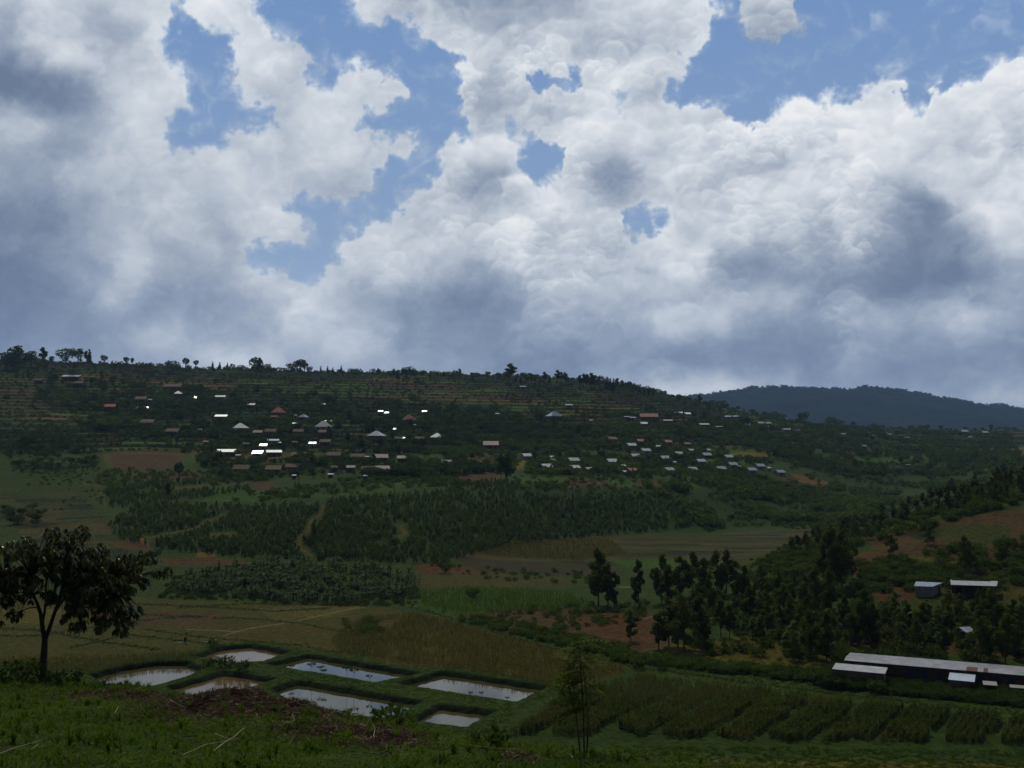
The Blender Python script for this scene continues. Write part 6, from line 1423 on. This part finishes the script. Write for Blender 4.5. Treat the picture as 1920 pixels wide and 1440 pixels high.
def near_cover():
    r = np.random.default_rng(95)
    # grass: curved blades, thick near the viewer
    n = 210000; Y = 7.0+(31-7.0)*r.random(n)**.85; px = r.uniform(-120, 2040, n); X = (px-960)/FPX*Y
    Yc = np.interp(px, [-300, 0, 150, 300, 500, 700, 900, 1100, 1300, 1500, 1900], [30, 28.5, 27.5, 24, 20, 17.5, 15.5, 14.5, 13.8, 12.6, 11.5])
    m = Y < Yc+.5; X, Y, px = X[m], Y[m], px[m]
    dn = fbm(X/1.3, Y/1.3, 3, 33); sw = np.zeros(len(X))
    for (mx, my, mY, s, hh) in MOUNDS: sw = np.maximum(sw, np.exp(-(((X-(mx-960)/FPX*mY)/(s*1.05))**2+((Y-mY)/(s*1.2))**2)**1.5))
    keep = (r.random(len(X)) > sw*1.15) & (r.random(len(X)) < .75+.5*dn); X, Y, dn = X[keep], Y[keep], dn[keep]; n = len(X); Z = ground(X, Y)
    print('blades', n)
    h = r.uniform(.03, .11, n)*(1+1.1*np.clip(dn, -.5, 1)); a = r.uniform(0, 6.283, n); ln = r.uniform(.4, 1.6, n)*h; w = r.uniform(.004, .009, n)
    dx, dy = np.cos(a), np.sin(a); B = np.stack([X, Y, Z-.02], 1); D = np.stack([dx, dy, 0*dx], 1); Sd = np.stack([-dy, dx, 0*dx], 1); U = np.array([0, 0, 1.0])
    p0, p1, p2 = B, B+D*(ln*.3)[:, None]+U*(h*.62)[:, None], B+D*ln[:, None]+U*h[:, None]
    V = np.stack([p0-Sd*w[:, None], p0+Sd*w[:, None], p1-Sd*w[:, None]*.9, p1+Sd*w[:, None]*.9, p2-Sd*w[:, None]*.15, p2+Sd*w[:, None]*.15], 1).reshape(-1, 3)
    i = np.arange(n)[:, None]*6; F = np.concatenate([i+np.array([0, 1, 3, 2]), i+np.array([2, 3, 5, 4])], 0)
    tag(link_mesh('grass', V, F, M_GRASS), 'rough green grass on the slope in front', kind='stuff')
    # broad low leaves among the grass
    n = 26000; Y = r.uniform(8, 29, n); px = r.uniform(-60, 1700, n); X = (px-960)/FPX*Y; m = Y < np.interp(px, [0, 300, 500, 700, 900, 1100, 1300, 1500, 1900], [28.5, 24, 20, 17.5, 15.5, 14.5, 13.8, 12.6, 11.5]); X, Y = X[m], Y[m]
    g = fbm(X/1.1, Y/1.1, 3, 35) > .05; X, Y = X[g], Y[g]; C = np.stack([X, Y, ground(X, Y)+r.uniform(.02, .12, len(X))], 1)
    V, F = leaves(r, C, .030, 1.5); tag(link_mesh('ground_leaves', V, F, M_GRASS), 'small broad-leaved weeds in the grass', kind='stuff')
    # torn-up weeds lying on the heaps
    Cs = []
    for (mx, my, mY, s, hh) in MOUNDS:
        k = int(5200*s*s/2.0); x = (mx-960)/FPX*mY+r.normal(size=k)*s*.55; y = mY+r.normal(size=k)*s*.6; Cs.append(np.stack([x, y, ground(x, y)+r.uniform(0, .07, k)], 1))
    x = r.uniform(-10, 5, 4200); y = r.uniform(8, 25, 4200); Cs.append(np.stack([x, y, ground(x, y)+r.uniform(.01, .09, 4200)], 1))
    u0 = fbm(x/1.6, y/1.6, 3, 61) > .0; Cs[-1] = Cs[-1][u0]
    C = np.concatenate(Cs); d = unit(r.normal(size=C.shape)*np.array([1, 1, .35])); w = unit(np.cross(d, r.normal(size=C.shape))); L = r.uniform(.03, .11, len(C))[:, None]; ww = r.uniform(.003, .012, len(C))[:, None]
    V = np.stack([C-d*L-w*ww, C-d*L+w*ww, C+d*L+w*ww*.5, C+d*L-w*ww*.5], 1).reshape(-1, 3)
    tag(link_mesh('cut_weeds', V, np.arange(len(V)).reshape(-1, 4), M_WEED), 'reddish-brown heaps of cut weeds and roots', kind='stuff')
    def tuft(seed):
        q = np.random.default_rng(seed); t = Mesh(); c = Mesh(); t.add([(0, 0, -.02), (.01, 0, -.02), (.01, .01, .03), (0, .01, .03)], np.array([(0, 1, 2, 3)]))
        for k in range(22):
            a = q.uniform(0, 6.28); d = np.array([math.cos(a), math.sin(a), 0]); sd = np.array([-d[1], d[0], 0])*.035; hh = q.uniform(.5, 1); ln = q.uniform(.15, .8)*hh; p = [d*.05, d*(.05+ln*.35)+np.array([0, 0, hh*.65]), d*(.05+ln)+np.array([0, 0, hh*q.uniform(.6, 1)])]
            c.add([p[0]-sd, p[0]+sd, p[1]+sd*.8, p[1]-sd*.8, p[2]], np.array([(0, 1, 2, 3), (3, 2, 4, 4)]))
        return t.get()[:2], c.get()[:2]
    PT = [Proto('grass_tuft', *tuft(400+i), M_GRASS, M_GRASS) for i in range(4)]
    n = 2600; Y = 7.5+21*r.random(n)**.9; px = r.uniform(-60, 1900, n); X = (px-960)/FPX*Y; m = (Y < np.interp(px, [0, 300, 500, 700, 900, 1100, 1300, 1500, 1900], [28.5, 24, 20, 17.5, 15.5, 14.5, 13.8, 12.6, 11.5])) & (fbm(X/2.2, Y/2.2, 3, 62) > -.05)
    X, Y = X[m], Y[m]; scatter('grass_tufts', PT, X, Y, ground(X, Y), r.uniform(.10, .26, len(X)), r, 'taller tufts of grass on the slope in front', [M_GRASS, M_GRASS])
    # pale stalks
    for pts, rad, lab in [([(400, 1424), (420, 1408), (440, 1396), (457, 1379)], .009, 'long curved pale stalk lying in the grass at the bottom'), ([(-5, 1432), (30, 1418), (80, 1402)], .007, 'thin dry stalk at the lower left corner'), ([(340, 1434), (385, 1412), (445, 1400)], .006, 'brown twig beside the curved pale stalk'), ([(434, 1308), (443, 1297)], .008, 'short pale stick upright behind the heap of weeds'),
                          ([(215, 1350), (222, 1336)], .007, 'short dry stalk sticking up in the left grass'), ([(700, 1396), (703, 1380), (700, 1372)], .006, 'upright dry stalk below the dark leafy bush'), ([(1062, 1416), (1070, 1430), (1074, 1440)], .007, 'pale bent stalk below the feathery sapling'), ([(880, 1412), (930, 1418), (1000, 1420)], .006, 'dry stalk lying flat at the bottom centre'), ([(530, 1372), (552, 1364), (548, 1350)], .007, 'bent grey twig on the big heap of weeds')]:
        q = []
        for (a, b) in pts:
            x, y, z = hit([a], [min(b, 1438)], 5); 
            if y[0] > 40: Yk = float(np.interp(a, [0, 300, 500, 700, 900, 1100], [28, 23.5, 19.5, 17, 15, 14])); p = near_pt(a, b, Yk)
            else: p = np.array([x[0], y[0], z[0]+.10])
            q.append(p)
        q = np.array(q); o = q[0].copy(); ob = link_mesh('dry_stalk', *tube(q-o, np.linspace(rad, rad*.5, len(q)), 5), M_STRAW, smooth=True); ob.location = o; tag(ob, lab, 'stalk')
    # leafy plants
    for (px, base, hp, Y0, lab, sd) in [(1170, 1425, 40, 13.2, 'small weed with pale broad leaves right of the sapling', 1), (640, 1380, 34, 14.6, 'leafy weed growing beside the heap in the middle', 2), (780, 1410, 34, 13.4, 'pale leafy weed in the grass at the bottom centre', 3), (45, 1262, 40, 26, 'dark shrub left of the big-leaved tree', 4), (120, 1262, 30, 26, 'low dark shrub right of the big-leaved tree trunk', 5), (30, 1240, 34, 27, 'tall weeds left of the trunk at the edge of the slope', 6)]:
        b = near_pt(px, base, Y0); gz = float(ground(b[:1], b[1:2])[0]); h = hp*Y0/FPX*1.15; e = empty('leafy_weed' if Y0 < 20 else 'shrub', (b[0], b[1], gz-.03), 0, lab, 'weed' if Y0 < 20 else 'shrub')
        rr = np.random.default_rng(sd); (tv, tf), (cv, cf) = bush(h, 260 if Y0 > 20 else 80, .13, 300+sd, 1.2 if Y0 < 20 else 1.9)
        link_mesh('stem', tv, tf, M_BARK, e); link_mesh('leaves', cv, cf, M_ROUND if Y0 > 20 else M_GRASS, e)
near_cover()
# ---------------------------------------------------------------- the air
def haze():
    V, F = box(-5500, 5500, -60, 7000, -3.0, 420.0)
    m, g, out = material('haze')
    p = g.n('ShaderNodeVolumePrincipled', {'Color': (.42, .64, .98, 1), 'Density': HAZE, 'Anisotropy': 0.35})
    g.t.links.new(p.outputs[0], out.inputs['Volume'])
    tag(link_mesh('haze', V, F, m), 'thin blue air over the valley', kind='stuff')
HAZE = 0.00007
haze()
